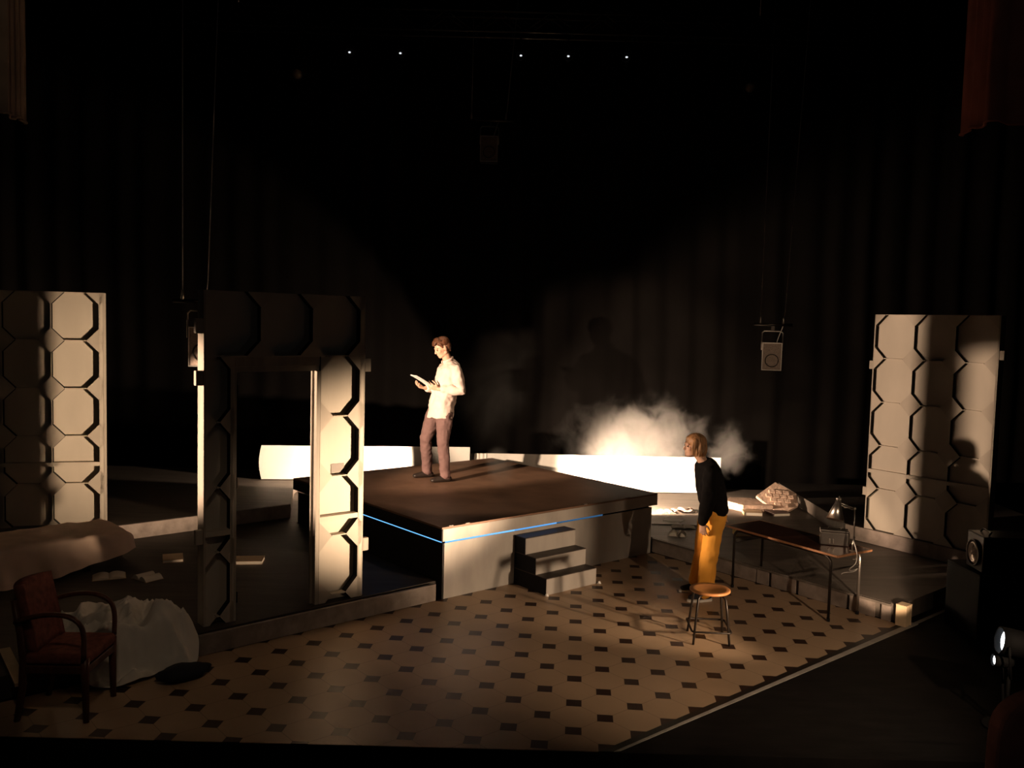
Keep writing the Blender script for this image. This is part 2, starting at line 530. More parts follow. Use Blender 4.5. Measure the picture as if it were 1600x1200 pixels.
# pale end post of that platform
pt = thing('corner_post', 'short pale wooden post at the right corner of the tiled floor', 'post', (3.72, 8.075, 0.005), AE)
bm = bmesh.new(); box(bm, -0.055, 0.02, -0.05, 0.05, 0, 0.195); bevel_mod(obj('post_board', bm, mk('pale_pine', (0.75, 0.56, 0.36), 0.6), pt), 0.004)
bm = bmesh.new(); box(bm, 0.045, 0.065, -0.05, 0.05, 0, 0.195); bevel_mod(obj('post_board', bm, bpy.data.materials['pale_pine'], pt), 0.004)
bm = bmesh.new(); box(bm, 0.0205, 0.0445, -0.035, 0.05, 0, 0.19); obj('post_core', bm, M_black, pt)
bm = bmesh.new(); box(bm, -0.055, 0.065, -0.05, 0.05, 0.1955, 0.20); obj('post_cap', bm, bpy.data.materials['pale_pine'], pt)

# white batten across the right platform
bm = bmesh.new(); box(bm, 1.86, 3.35, 11.235, 11.265, ZL + 0.0005, ZL + 0.012)
tag(obj('white_batten', bm, M_tape), 'thin white strip lying across the grey platform behind the woman', 'strip')

upl = [(-5.6, 8.72), (-4.256, 9.86), (-2.80, 11.13), (-3.12, 12.62), (-3.12, 13.6), (-7.4, 13.6), (-7.4, 8.72)]
platform('upper_platform', upl, ZL + 0.002, ZH, M_platform_grey, 'raised deck at the back left under the left wall panel')
upr = [(4.20, 10.80), (5.35, 9.13), (6.9, 10.2), (6.9, 13.6), (4.20, 13.6)]
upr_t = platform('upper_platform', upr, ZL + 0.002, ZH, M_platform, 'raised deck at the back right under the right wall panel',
                 [((4.20, 10.80), (5.35, 9.13), ZH - 0.001, ZL + 0.004, 0.02, M_fascia, 'fascia')])
# lit riser board of the left deck
ul = bpy.data.objects['upper_platform']
bm = bmesh.new()
a = Vector((-5.0, 9.20, 0)); b = Vector((-2.80, 11.12, 0)); d = (b - a).normalized(); n = Vector((d.y, -d.x, 0))
prism(bm, [(v.x - upl[0][0], v.y - upl[0][1]) for v in (a, b, b + n * 0.018, a + n * 0.018)], ZL + 0.004, ZH - 0.001)
obj('fascia', bm, M_fascia, ul)

# ------------------------------------------------------------------ podium
pod_t = thing('podium', 'large square podium with brown top and blue glow under its slab', 'podium', (PB_C.x, PB_C.y, 0), PB_A)
OV = 0.045
def pbox(x0, x1, y0, y1, z0, z1, name, mat, bev=0.0):
    bm = bmesh.new(); box(bm, x0, x1, y0, y1, z0, z1)
    o = obj(name, bm, mat, pod_t)
    return bevel_mod(o, bev) if bev else o
pbox(-HB + 0.012, HB - 0.012, -HB + 0.012, HB - 0.012, 0.005, 0.545, 'core', M_black)
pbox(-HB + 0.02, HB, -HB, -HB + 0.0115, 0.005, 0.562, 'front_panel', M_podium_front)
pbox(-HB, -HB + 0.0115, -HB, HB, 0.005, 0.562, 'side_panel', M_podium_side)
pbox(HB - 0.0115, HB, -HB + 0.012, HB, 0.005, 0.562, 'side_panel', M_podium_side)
pbox(-HB + 0.10, HB - 0.10, -HB + 0.10, HB - 0.10, 0.5455, 0.594, 'spacer', M_black)
SO = HB + OV
pbox(-SO, SO, -SO, SO, 0.7155, 0.735, 'top_board', M_podium_top, 0.003)
pbox(-SO + 0.02, SO - 0.02, -SO + 0.02, SO - 0.02, 0.595, 0.715, 'slab_core', M_black)
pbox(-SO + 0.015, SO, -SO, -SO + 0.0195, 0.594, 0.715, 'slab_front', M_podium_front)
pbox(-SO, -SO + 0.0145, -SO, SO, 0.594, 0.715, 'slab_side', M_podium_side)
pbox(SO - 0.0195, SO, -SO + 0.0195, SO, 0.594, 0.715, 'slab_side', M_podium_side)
# led strips tucked in the gap
for (u0, u1, ml) in ((-HB + 0.04, -0.62, M_led), (-0.61, -0.02, M_led_mid), (-0.01, 0.70, M_led_dim)):
    pbox(u0, u1, -HB + 0.004, -HB + 0.02, 0.563, 0.592, 'led_strip', ml)
pbox(-HB + 0.004, -HB + 0.02, -HB + 0.04, 0.25, 0.563, 0.592, 'led_strip', M_led)

# chips at the top's edge
for (u, v) in ((-1.50, -1.585), (-1.30, -1.588), (0.35, -1.588), (1.05, -1.588)):
    pbox(u, u + 0.05, v, v + 0.03, 0.7352, 0.742, 'edge_chip', M_fascia)

# steps
st_t = thing('steps', 'three plain wooden steps leading up to the podium front', 'steps', pod(-0.62, -HB - 0.003) + (0.005,), PB_A)
SW = 0.71
for i, (dep, h) in enumerate(((0.50, 0.172), (0.335, 0.345), (0.168, 0.518))):
    z0 = (0, 0.1725, 0.3455)[i]
    y0 = -dep
    bm = bmesh.new(); box(bm, 0, SW, y0, 0, z0, h - 0.0085); obj('step_box', bm, M_black, st_t)
    bm = bmesh.new(); box(bm, 0.0, SW, y0 - 0.008, y0 - 0.0005, z0, h - 0.0085); obj('riser', bm, M_podium_front, st_t)
    bm = bmesh.new(); box(bm, -0.002, SW + 0.002, y0 - 0.009, 0.0, h - 0.008, h); obj('tread', bm, M_tread, st_t)
for (u, lab) in ((-0.65, 'small white plug on the floor at the left foot of the steps'), (0.10, 'small white plug on the floor at the right foot of the steps')):
    bm = bmesh.new(); ball(bm, (0, 0, 0.014), (0.016, 0.013, 0.014)); box(bm, -0.02, 0.02, -0.008, 0.008, 0, 0.008)
    o = obj('floor_plug', bm, M_pebble, smooth=True)
    x, y = pod(u + 0.02, -HB - 0.53)
    o.location = (x, y, 0.0045)
    tag(o, lab, 'plug')

# ------------------------------------------------------------------ white low screens
def screen(name, a, b, z0, z1, label, mat, curved=False):
    a = Vector((a[0], a[1], 0)); b = Vector((b[0], b[1], 0))
    d = (b - a); Lh = d.length; ang = math.atan2(d.y, d.x)
    t = thing(name, label, 'screen', (a.x, a.y, z0), ang)
    bm = bmesh.new()
    n = 40
    top, bot = [], []
    rows = 8
    grid = []
    for j in range(rows + 1):
        row = []
        for i in range(n + 1):
            s = i / n
            x = s * Lh
            if curved and s < 0.06:
                x += 0.035 * math.sin(j / rows * math.pi) * (1 - s / 0.06) * -1 + 0.03 * (1 - s / 0.06)
            y = 0.008 * math.sin(s * 23) * (j / rows)
            row.append(bm.verts.new((x, y, 0.012 + (z1 - z0 - 0.012) * j / rows)))
        grid.append(row)
    for j in range(rows):
        for i in range(n):
            bm.faces.new((grid[j][i], grid[j][i + 1], grid[j + 1][i + 1], grid[j + 1][i]))
    r = bmesh.ops.extrude_face_region(bm, geom=bm.faces[:])
    for v in [e for e in r['geom'] if isinstance(e, bmesh.types.BMVert)]:
        v.co.y += 0.012
    obj('cloth', bm, mat, t, smooth=False)
    bm = bmesh.new(); box(bm, 0.03, Lh, 0.03, 0.06, 0.002, z1 - z0 - 0.03); obj('backing_frame', bm, M_black, t)
    return t
screen('low_screen', (-3.655, 12.71), (-0.605, 13.07), ZH + 0.002, 0.862, 'low white screen at the back left, brightly lit, seen through the doorway', M_white, True)
screen('low_screen', (-0.595, 13.25), (-0.36, 13.27), ZL + 0.002, 0.742, 'short pale screen piece between the two long white screens', M_white)
screen('low_screen', (-0.355, 13.285), (3.25, 13.46), ZL + 0.002, 0.742, 'long white screen at the back right behind the smoke', M_white)

# ------------------------------------------------------------------ honeycomb panels
def clip_poly(pts, xa, xb, za, zb):
    def cl(p, f, g):
        out = []
        for i in range(len(p)):
            a, b = p[i], p[(i + 1) % len(p)]
            fa_, fb_ = f(a), f(b)
            if fa_ >= 0:
                out.append(a)
            if (fa_ >= 0) != (fb_ >= 0):
                t = fa_ / (fa_ - fb_)
                out.append((a[0] + (b[0] - a[0]) * t, a[1] + (b[1] - a[1]) * t))
        return out
    for f in (lambda q: q[0] - xa, lambda q: xb - q[0], lambda q: q[1] - za, lambda q: zb - q[1]):
        pts = cl(pts, f, None)
        if len(pts) < 3:
            return []
    return pts

XZ = Matrix(((1, 0, 0, 0), (0, 0, 1, 0), (0, 1, 0, 0), (0, 0, 0, 1)))  # (x,z,y)->(x,y,z)

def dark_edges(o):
    """faces turned sideways are coloured black, as painted-in recess shade"""
    o.data.materials.append(M_edge_shade)
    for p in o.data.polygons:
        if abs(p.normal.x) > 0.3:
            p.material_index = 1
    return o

def honeycomb(bm_rib, bm_dia, X, Z, xa, xb, za, zb, D, hx, hz, seam=None, th=0.010):
    def rib(x0, x1, z0, z1, y0=0.0):
        x0, x1, z0, z1 = max(x0, xa), min(x1, xb), max(z0, za), min(z1, zb)
        if x1 - x0 > 1e-4 and z1 - z0 > 1e-4:
            box(bm_rib, x0, x1, y0, D - 0.0005, z0, z1)
    for x in X:
        for i in range(len(Z) - 1):
            z0, z1 = Z[i] + hz, Z[i + 1] - hz
            rib(x - th / 2, x + th / 2, z0, z1)
        for z in Z:
            p = clip_poly([(x - hx, z), (x, z - hz), (x + hx, z), (x, z + hz)], xa, xb, za, zb)
            if p:
                bd = bmesh.new()
                prism(bd, p, 0.0, D - 0.0005, XZ)
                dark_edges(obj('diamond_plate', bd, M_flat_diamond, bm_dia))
    for z in Z:
        for i in range(len(X) - 1):
            rib(X[i] + hx, X[i + 1] - hx, z - th / 2, z + th / 2)
    if seam is not None:
        rib(xa, xb, seam - 0.022, seam + 0.022, 0.001)

def panel_thing(label, p, ang, w, h, Zrow, Xc, D, seam, blocks, name='wall_panel'):
    t = thing(name, label, 'panel', p, R(ang))
    bm = bmesh.new(); box(bm, 0, w, D, D + 0.02, 0, h); obj('backing_board', bm, M_flat, t)
    r, d_ = bmesh.new(), t
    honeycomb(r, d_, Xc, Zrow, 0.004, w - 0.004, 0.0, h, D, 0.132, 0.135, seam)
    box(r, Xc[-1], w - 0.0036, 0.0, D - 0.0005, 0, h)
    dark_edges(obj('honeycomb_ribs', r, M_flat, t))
    for x0, x1 in ((-0.010, 0.0035), (w - 0.0035, w + 0.010)):
        bm = bmesh.new(); box(bm, x0, x1, 0.002, D + 0.06, 0, h); obj('edge_board', bm, M_frame, t)
    for (bx, bz) in blocks:
        bm = bmesh.new()
        x0 = -0.062 if bx < 0.5 else w + 0.0105
        box(bm, x0, x0 + 0.05, 0.01, 0.06, bz - 0.05, bz + 0.05)
        bevel_mod(obj('connector_block', bm, M_frame, t), 0.004)
    bm = bmesh.new()
    for bx in (0.25, w - 0.3):
        box(bm, bx, bx + 0.05, D + 0.0205, D + 0.06, 0, h)
    box(bm, 0.30, w - 0.30, D + 0.0205, D + 0.06, h - 0.07, h - 0.01)
    obj('back_brace', bm, M_frame, t)
    return t

hP = 2.595
LA = 15.0
lp = Vector((-4.546, 9.758, ZH + 0.002)) - Vector((math.cos(R(LA)), math.sin(R(LA)), 0)) * 1.50
panel_thing('honeycomb wall panel standing at far left, half lit and half in shade', lp, LA, 1.50, hP,
            [hP - 0.53 * k for k in range(0, 6)][::-1], [1.462 - 0.487 * k for k in range(0, 4)][::-1], 0.062, 0.69, [(0, 1.9)])
panel_thing('honeycomb wall panel standing at far right with a broad dark band of shadow', Vector((4.345, 10.592, ZH + 0.002)), -55.5, 1.46, hP,
            [hP - 0.522 * k for k in range(0, 6)][::-1], [0.0, 0.497, 0.985, 1.450], 0.050, 0.71, [(0, 1.99), (0, 0.45), (1, 2.17)])

# doorway flat
DA = 39.36
DP = Vector((-2.473, 7.072, ZL + 0.002))
dt = thing('doorway_flat', 'tall honeycomb doorway flat with open door hole, at the edge of the left platform', 'doorway', DP, R(DA))
DD, DH, DW = 0.075, 2.76, 1.455
def dbox(x0, x1, y0, y1, z0, z1, name, mat, parent=dt, bev=0):
    bm = bmesh.new(); box(bm, x0, x1, y0, y1, z0, z1)
    o = obj(name, bm, mat, parent)
    return bevel_mod(o, bev) if bev else o
bm = bmesh.new()
box(bm, 0, DW, DD, DD + 0.02, 2.225, DH)
box(bm, 0, 0.245, DD, DD + 0.02, 0, 2.225)
box(bm, 1.02, DW, DD, DD + 0.02, 0, 2.225)
obj('backing_board', bm, M_flat, dt)
r, d_ = bmesh.new(), dt
Zd = [2.765 - 0.54 * k for k in range(0, 6)][::-1]
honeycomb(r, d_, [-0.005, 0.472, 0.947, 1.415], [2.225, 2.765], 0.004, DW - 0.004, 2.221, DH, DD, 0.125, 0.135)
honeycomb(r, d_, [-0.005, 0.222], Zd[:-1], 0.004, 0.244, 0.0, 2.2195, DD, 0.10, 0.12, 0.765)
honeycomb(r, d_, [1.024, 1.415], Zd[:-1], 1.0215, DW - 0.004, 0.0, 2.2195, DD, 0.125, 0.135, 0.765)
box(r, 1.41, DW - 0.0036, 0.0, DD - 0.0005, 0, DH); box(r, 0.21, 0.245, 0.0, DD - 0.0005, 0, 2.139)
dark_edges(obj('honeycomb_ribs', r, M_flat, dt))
bm = bmesh.new()
box(bm, -0.012, 0.0035, 0.0, 0.135, 0, DH)
box(bm, DW - 0.0035, DW + 0.010, 0.002, 0.0965, 0, DH)
box(bm, 0.0035, DW - 0.0035, DD + 0.021, 0.10, DH - 0.02, DH)
obj('edge_board', bm, M_frame, dt)
bm = bmesh.new()
box(bm, 0.2455, 1.0195, 0.012, 0.03, 2.14, 2.22)
box(bm, 0.2455, 1.0195, 0.020, 0.125, 2.093, 2.139)
obj('door_head', bm, M_frame, dt)
bm = bmesh.new(); box(bm, 0.2455, 0.262, 0.0, 0.125, 0, 2.0925); jl_ = obj('door_jamb', bm, M_frame, dt)
bm = bmesh.new(); box(bm, 0.985, 1.0195, 0.0, 0.11, 0, 2.0925); obj('door_jamb', bm, M_frame, dt)
bm = bmesh.new(); box(bm, 0.965, 0.9845, 0.055, 0.075, 0, 2.0925); obj('door_stop', bm, M_frame, dt)
for z in (1.95, 1.17, 0.20):
    bm = bmesh.new()
    tube(bm, [(0.269, 0.0, z - 0.045), (0.269, 0.0, z + 0.045)], 0.007, 8)
    obj('hinge', bm, M_black if z != 1.17 else M_steel, jl_)
for (bx, bz) in ((1, 2.14), (1, 0.48), (0, 2.47), (0, 2.05), (0, 0.75)):
    x0 = -0.075 if bx == 0 else DW + 0.0105
    dbox(x0, x0 + 0.06, 0.0, 0.05, bz - 0.06, bz + 0.06, 'connector_block', M_frame, bev=0.004)
bm = bmesh.new()
for bx in (0.03, 0.17, 1.06, 1.36):
    box(bm, bx, bx + 0.045, DD + 0.0205, DD + 0.055, 0, DH - 0.03)
obj('back_brace', bm, M_frame, dt)
dbox(1.17, 1.30, DD - 0.006, DD - 0.0005, 1.165, 1.245, 'patch', M_platform_grey)

# ------------------------------------------------------------------ bed with sheet
bed_ang = AE + R(1.5)
bed = thing('bed', 'long narrow bed on low black legs at the far left', 'bed', (-5.55, 7.10, ZL + 0.001), bed_ang)
BLn, BWd = 2.42, 0.74
bm = bmesh.new(); box(bm, 0, BLn - 0.1, 0.06, BWd - 0.06, 0.14, 0.20); obj('bed_frame', bm, M_black, bed)
for lx in (0.15, BLn - 0.45):
    for ly in (0.12, BWd - 0.16):
        bm = bmesh.new(); box(bm, lx, lx + 0.06, ly, ly + 0.06, 0, 0.1395); obj('leg', bm, M_black, bed)
bm = bmesh.new(); box(bm, 0.0, BLn - 0.03, 0.03, BWd - 0.03, 0.2005, 0.362)
o = obj('mattress', bm, M_mattress, bed); bevel_mod(o, 0.05, 4)
# sheet: strip lofted over the mattress, hanging at front, back and foot
bm = bmesh.new()
nu, prof_n = 72, 44
rows = []
for i in range(nu + 1):
    u = i / nu
    x = -0.05 + u * (BLn + 0.09)
    end = max(0.0, (u - 0.93) / 0.07)
    drop_f = 0.37 - 0.235 * max(0, (u - 0.50) / 0.5) ** 1.2
    drop_b = 0.30
    ztop = 0.372 - 0.10 * end ** 2.2
    inset = 0.16 * end ** 2
    drop_f *= (1 - 0.55 * end ** 2)
    row = []
    for j in range(prof_n + 1):
        v = j / prof_n
        if v < 0.38:
            q = v / 0.38
            z = ztop - 0.03 - drop_f * (1 - q)
            y = -0.012 - 0.05 * (1 - q) + inset
            y += (0.026 * math.sin(x * 13 + 1.0 + 2 * q) + 0.02 * math.sin(x * 29 + 3 * q)) * (1 - q) * (1 if u < 0.7 else max(0, (1 - u) / 0.3))
        elif v < 0.46:
            q = (v - 0.38) / 0.08
            z = ztop - 0.03 + 0.03 * math.sin(q * math.pi / 2)
            y = -0.012 + 0.05 * (1 - math.cos(q * math.pi / 2)) + inset
        elif v < 0.80:
            q = (v - 0.46) / 0.34
            z = ztop
            y = 0.038 + (BWd - 0.076) * q
            y = y + inset * (1 - 2 * q)
        else:
            q = (v - 0.80) / 0.20
            z = ztop - drop_b * q
            y = BWd - 0.038 + 0.05 * min(1, q * 4) - inset
        nz = noise.noise(Vector((x * 2.1, y * 3.0, z * 2.0)))
        n2 = abs(noise.noise(Vector((x * 4 + 7 + y * 4, y * 5.5 - x * 1.5, z * 5)))) 
        dz = 0.012 * nz + 0.034 * (0.42 - n2 ** 0.5) * (0.5 if v < 0.4 else 1.0)
        if v < 0.42:
            y -= max(-0.01, dz * 0.8)
        else:
            z += max(dz, -0.004) + 0.004
        row.append(bm.verts.new((x, y, max(z, 0.006))))
    rows.append(row)
for i in range(nu):
    for j in range(prof_n):
        bm.faces.new((rows[i][j], rows[i + 1][j], rows[i + 1][j + 1], rows[i][j + 1]))
# foot end
bm.faces.new(rows[nu])
o = obj('bed_sheet', bm, M_bed, loc=bed.location, rotz=bed_ang, smooth=True)
tag(o, 'pale creased sheet draped over the bed at far left', 'sheet')

# ------------------------------------------------------------------ crumpled sheet heap
def heap(name, fn, xs, ys, nx, ny, mat, label, cat):
    bm = bmesh.new()
    V = {}
    for i in range(nx + 1):
        for j in range(ny + 1):
            x = xs[0] + (xs[1] - xs[0]) * i / nx
            y = ys[0] + (ys[1] - ys[0]) * j / ny
            z = fn(x, y)
            if z is not None:
                V[i, j] = bm.verts.new((x, y, z))
    for i in range(nx):
        for j in range(ny):
            ks = [(i, j), (i + 1, j), (i + 1, j + 1), (i, j + 1)]
            if all(k in V for k in ks):
                bm.faces.new([V[k] for k in ks])
    for _ in range(10):
        bv = [v for v in bm.verts if v.is_boundary]
        new = {}
        for v in bv:
            nb = [e.other_vert(v) for e in v.link_edges if e.is_boundary]
            if len(nb) == 2:
                new[v] = (v.co * 0.4 + (nb[0].co + nb[1].co) * 0.3)
        for v, c in new.items():
            v.co = c
        for v in bv:
            for e in v.link_edges:
                w_ = e.other_vert(v)
                if not w_.is_boundary:
                    ns_ = [q.other_vert(w_).co for q in w_.link_edges]
                    w_.co = w_.co * 0.7 + sum(ns_, Vector()) / len(ns_) * 0.3
    o = obj(name, bm, mat, smooth=True)
    tag(o, label, cat)
    return o

def base_z(x, y):
    # platform step along the line through (-2.5,6.855)
    s = (Vector((x, y, 0)) - Vector((-2.48, 6.875, 0))).dot(E2)
    k = max(0, min(1, (s + 0.21) / 0.16))
    return 0.006 + (ZL - 0.004) * k * k * (3 - 2 * k)

def gauss(x, y, cx, cy, a, b, ang):
    c, s = math.cos(ang), math.sin(ang)
    dx, dy = x - cx, y - cy
    u, v = dx * c + dy * s, -dx * s + dy * c
    return math.exp(-(u / a) ** 2 - (v / b) ** 2)

def sheet_fn(x, y):
    m = max(gauss(x, y, -3.02, 6.92, 0.44, 0.36, 0.5) * 1.1, gauss(x, y, -2.68, 6.70, 0.27, 0.24, 0.2), gauss(x, y, -2.90, 6.42, 0.34, 0.26, 0.5) * 0.75,
            gauss(x, y, -3.35, 6.95, 0.36, 0.18, 0.25) * 0.75)
    m += 0.10 * noise.noise(Vector((x * 4, y * 4, 1)))
    if m < 0.34:
        return None
    e = min(1, (m - 0.34) / 0.16)
    p = 0.5 * 0.27 * gauss(x, y, -2.98, 6.90, 0.24, 0.20, 0.5) + 0.19 * gauss(x, y, -2.66, 6.72, 0.19, 0.16, 0.2) + 0.10 * gauss(x, y, -2.92, 6.45, 0.28, 0.16, 0.6) \
        + 0.10 * gauss(x, y, -3.30, 6.98, 0.25, 0.10, 0.2)
    q = noise.noise(Vector((x * 3, y * 3, 9))) * 0.6
    wr = (1 - abs(noise.noise(Vector((x * 3.4 + y * 2.2 + q, y * 3.4 - x * 2.4 + q, 3)))) * 2.6) * 0.105 + (1 - abs(noise.noise(Vector((x * 11 + q * 3, y * 9 - q * 2, 5)))) * 2) * 0.034
    return base_z(x, y) + 0.014 + e * (p + wr)
heap('crumpled_sheet', sheet_fn, (-3.85, -2.25), (6.0, 7.55), 110, 110, M_sheet, 'white crumpled sheet heaped over the platform edge behind the armchair', 'sheet')
bm = bmesh.new()
ball(bm, (0, 0, 0.055), (0.20, 0.11, 0.06), 24, 14)
for v in bm.verts:
    v.co += v.normal * 0.0 + Vector((0, 0, 1)) * 0.0
    v.co *= 1 + 0.22 * noise.noise(v.co * 9)
    v.co.z = max(v.co.z, 0.0)
o = obj('dark_bundle', bm, M_dark_cloth, loc=(-2.40, 6.44, 0.006), rotz=AE, smooth=True)
tag(o, 'small dark cloth bundle on the tiles under the crumpled white sheet', 'bundle')

# ------------------------------------------------------------------ armchair
ch = thing('armchair', 'dark wooden armchair with red upholstery and bowed arms at lower left', 'chair', (-3.0, 5.89, 0.0045), R(1))
def cobj(name, bm, mat, smooth=True, parent=ch):
    return obj(name, bm, mat, parent, smooth=smooth)
# local: +x is front of the chair, y across
for (x0, y0, x1, y1, zt, nm) in ((0.215, -0.20, 0.215, -0.20, 0.46, 'leg'), (0.215, 0.215, 0.215, 0.215, 0.46, 'leg')):
    bm = bmesh.new(); tube(bm, [(x0, y0, 0), (x0 - 0.005, y0, 0.30), (x0 - 0.005, y0, 0.435)], [0.020, 0.026, 0.029], 10); cobj('leg', bm, M_chair_wood)
for y0 in (-0.20, 0.215):
    bm = bmesh.new()
    tube(bm, [(-0.245, y0, 0), (-0.205, y0, 0.22), (-0.195, y0, 0.42), (-0.215, y0, 0.60), (-0.255, y0, 0.82)], [0.020, 0.025, 0.027, 0.024, 0.020], 10)
    cobj('leg', bm, M_chair_wood)
bm = bmesh.new(); box(bm, -0.20, 0.23, -0.215, 0.23, 0.33, 0.385); bevel_mod(cobj('seat_rail', bm, M_chair_wood, False), 0.008)
bm = bmesh.new(); box(bm, -0.19, 0.235, -0.215, 0.23, 0.3855, 0.465); o = cobj('seat', bm, M_upholstery, False); bevel_mod(o, 0.03, 4)
bm = bmesh.new()
mt = Matrix.Translation((-0.225, 0.0075, 0.66)) @ Matrix.Rotation(R(-12), 4, 'Y')
n = 10
g_ = [[None] * (n + 1) for _ in range(n + 1)]
for k, off in enumerate((0.0, 0.06)):
    gg = [[bm.verts.new(mt @ Vector((off - 0.02 + 0.025 * (1 - (2 * i / n - 1) ** 2) * (-1 if k == 0 else 0.6) + 0.03 * (2 * i / n - 1) ** 2,
          -0.19 + 0.38 * i / n, -0.22 + 0.46 * j / n + (0.018 * (1 - (2 * i / n - 1) ** 2) if j == n else 0)))) for i in range(n + 1)] for j in range(n + 1)]
    for j in range(n):
        for i in range(n):
            bm.faces.new((gg[j][i], gg[j][i + 1], gg[j + 1][i + 1], gg[j + 1][i]))
    if k == 0:
        g0 = gg
for i in range(n):
    bm.faces.new((g0[0][i], g0[0][i + 1], gg[0][i + 1], gg[0][i])); bm.faces.new((g0[n][i], g0[n][i + 1], gg[n][i + 1], gg[n][i]))
    bm.faces.new((g0[i][0], g0[i + 1][0], gg[i + 1][0], gg[i][0])); bm.faces.new((g0[i][n], g0[i + 1][n], gg[i + 1][n], gg[i][n]))
cobj('backrest', bm, M_upholstery)
for y0 in (-0.225, 0.24):
    bm = bmesh.new()
    pts = bez((-0.235, y0, 0.68), (-0.05, y0, 0.76), (0.15, y0, 0.76), (0.20, y0, 0.66), 10) + bez((0.20, y0, 0.66), (0.225, y0, 0.60), (0.215, y0, 0.52), (0.212, y0, 0.44), 6)[1:]
    tube(bm, pts, [(0.022, 0.016)] * len(pts), 10, ref=(0, 1, 0))
    cobj('armrest', bm, M_chair_wood)

# pale batten at the far lower left, lying on the platform
bm = bmesh.new(); prism(bm, [(-3.93, 6.60), (-3.46, 5.985), (-3.40, 6.03), (-3.87, 6.645)], 0.0, 0.02)
prm = obj('wooden_batten', bm, mk('pale_batten_wood', (0.55, 0.42, 0.28), 0.7), loc=(0.13, -0.16, ZL + 0.001))
tag(prm, 'pale wooden batten lying on the platform left of the armchair', 'batten')

# ------------------------------------------------------------------ stool
stl = thing('stool', 'round wooden stool with a dished seat and black steel legs', 'stool', (1.785, 7.585, 0.0045), R(-3))
bm = bmesh.new()
lathe(bm, [(0.02, 0.423), (0.12, 0.424), (0.165, 0.426), (0.176, 0.434), (0.176, 0.446), (0.168, 0.452), (0.13, 0.447), (0.07, 0.440), (0.02, 0.438)], 40)
obj('seat', bm, M_seat_wood, stl, smooth=True)
for i, (sx, sy) in enumerate(((-1, -1), (1, -1), (1, 1), (-1, 1))):
    bm = bmesh.new()
    tube(bm, [(sx * 0.070, sy * 0.075, 0.416), (sx * 0.105, sy * 0.110, 0.408), (sx * 0.118, sy * 0.122, 0.385), (sx * 0.128, sy * 0.135, 0.30), (sx * 0.155, sy * 0.170, 0.0)], 0.0105, 10)
    obj('leg', bm, M_steel_dark, stl, smooth=True)
bm = bmesh.new()
rr = 0.158
z = 0.115
pp = []
for k, (sx, sy) in enumerate(((-1, -1), (1, -1), (1, 1), (-1, 1))):
    a = Vector((sx * (rr + 0.006), sy * (rr + 0.018), z))
    for q in (-1, 0, 1):
        ang = math.atan2(sy, sx) + q * R(32)
        pp.append(a - Vector((sx * 0.03, sy * 0.03, 0)) + Vector((math.cos(ang), math.sin(ang), 0)) * 0.035)
pp.append(pp[0])
tube(bm, pp, 0.009, 8)
obj('foot_ring', bm, M_steel_dark, stl, smooth=True)

# ------------------------------------------------------------------ table
TA = math.atan2(8.136 - 9.146, 3.03 - 2.379)
tb = thing('school_table', 'dark topped school table with tubular steel legs at the right', 'table', (2.385, 9.14, 0.0045), TA)
TLn, TWd, TH = 1.205, 0.435, 0.655
bm = bmesh.new(); box(bm, -0.075, TLn + 0.09, -0.035, TWd + 0.035, TH - 0.018, TH); obj('tabletop', bm, M_table_top, tb)
bm = bmesh.new()
box(bm, -0.083, TLn + 0.098, -0.047, -0.0352, TH - 0.020, TH + 0.001)
box(bm, -0.083, TLn + 0.098, TWd + 0.0352, TWd + 0.047, TH - 0.020, TH + 0.001)
box(bm, -0.087, -0.0752, -0.0352, TWd + 0.0352, TH - 0.020, TH + 0.001)
box(bm, TLn + 0.0902, TLn + 0.104, -0.0352, TWd + 0.0352, TH - 0.020, TH + 0.001)
bevel_mod(obj('edge_trim', bm, M_table_wood, tb), 0.004)
for y0 in (0.0, TWd):
    ry = TH - 0.036
    bm = bmesh.new()
    pl = [(0, y0, 0)] + [(0, y0, ry - 0.085)] + bez((0, y0, ry - 0.085), (0, y0, ry - 0.03), (0.03, y0, ry), (0.085, y0, ry), 6)[1:]
    tube(bm, pl, 0.0135, 10); obj('leg', bm, M_steel_dark, tb, smooth=True)
    bm = bmesh.new()
    pl = [(TLn, y0, 0)] + [(TLn, y0, ry - 0.085)] + bez((TLn, y0, ry - 0.085), (TLn, y0, ry - 0.03), (TLn - 0.03, y0, ry), (TLn - 0.085, y0, ry), 6)[1:]
    tube(bm, pl, 0.0135, 10); obj('leg', bm, M_steel_dark if y0 == 0 else M_steel, tb, smooth=True)
    bm = bmesh.new(); tube(bm, [(0.0855, y0, ry), (TLn - 0.0855, y0, ry)], 0.013, 10); obj('side_rail', bm, M_steel_dark, tb, smooth=True)
for x0 in (0.0, TLn):
    bm = bmesh.new(); tube(bm, [(x0, 0.014, 0.49), (x0, TWd - 0.014, 0.49)], 0.0095, 8); obj('crossbar', bm, M_steel_dark, tb, smooth=True)
for x0 in (0.0, TLn):
    for y0 in (0.0, TWd):
        bm = bmesh.new(); lathe(bm, [(0.016, -0.001), (0.016, 0.03)], 10, Matrix.Translation((x0, y0, 0.0))); obj('foot_cap', bm, M_black, tb)

TBM = Matrix.Translation((2.385, 9.14, 0.0045)) @ Matrix.Rotation(TA, 4, 'Z')
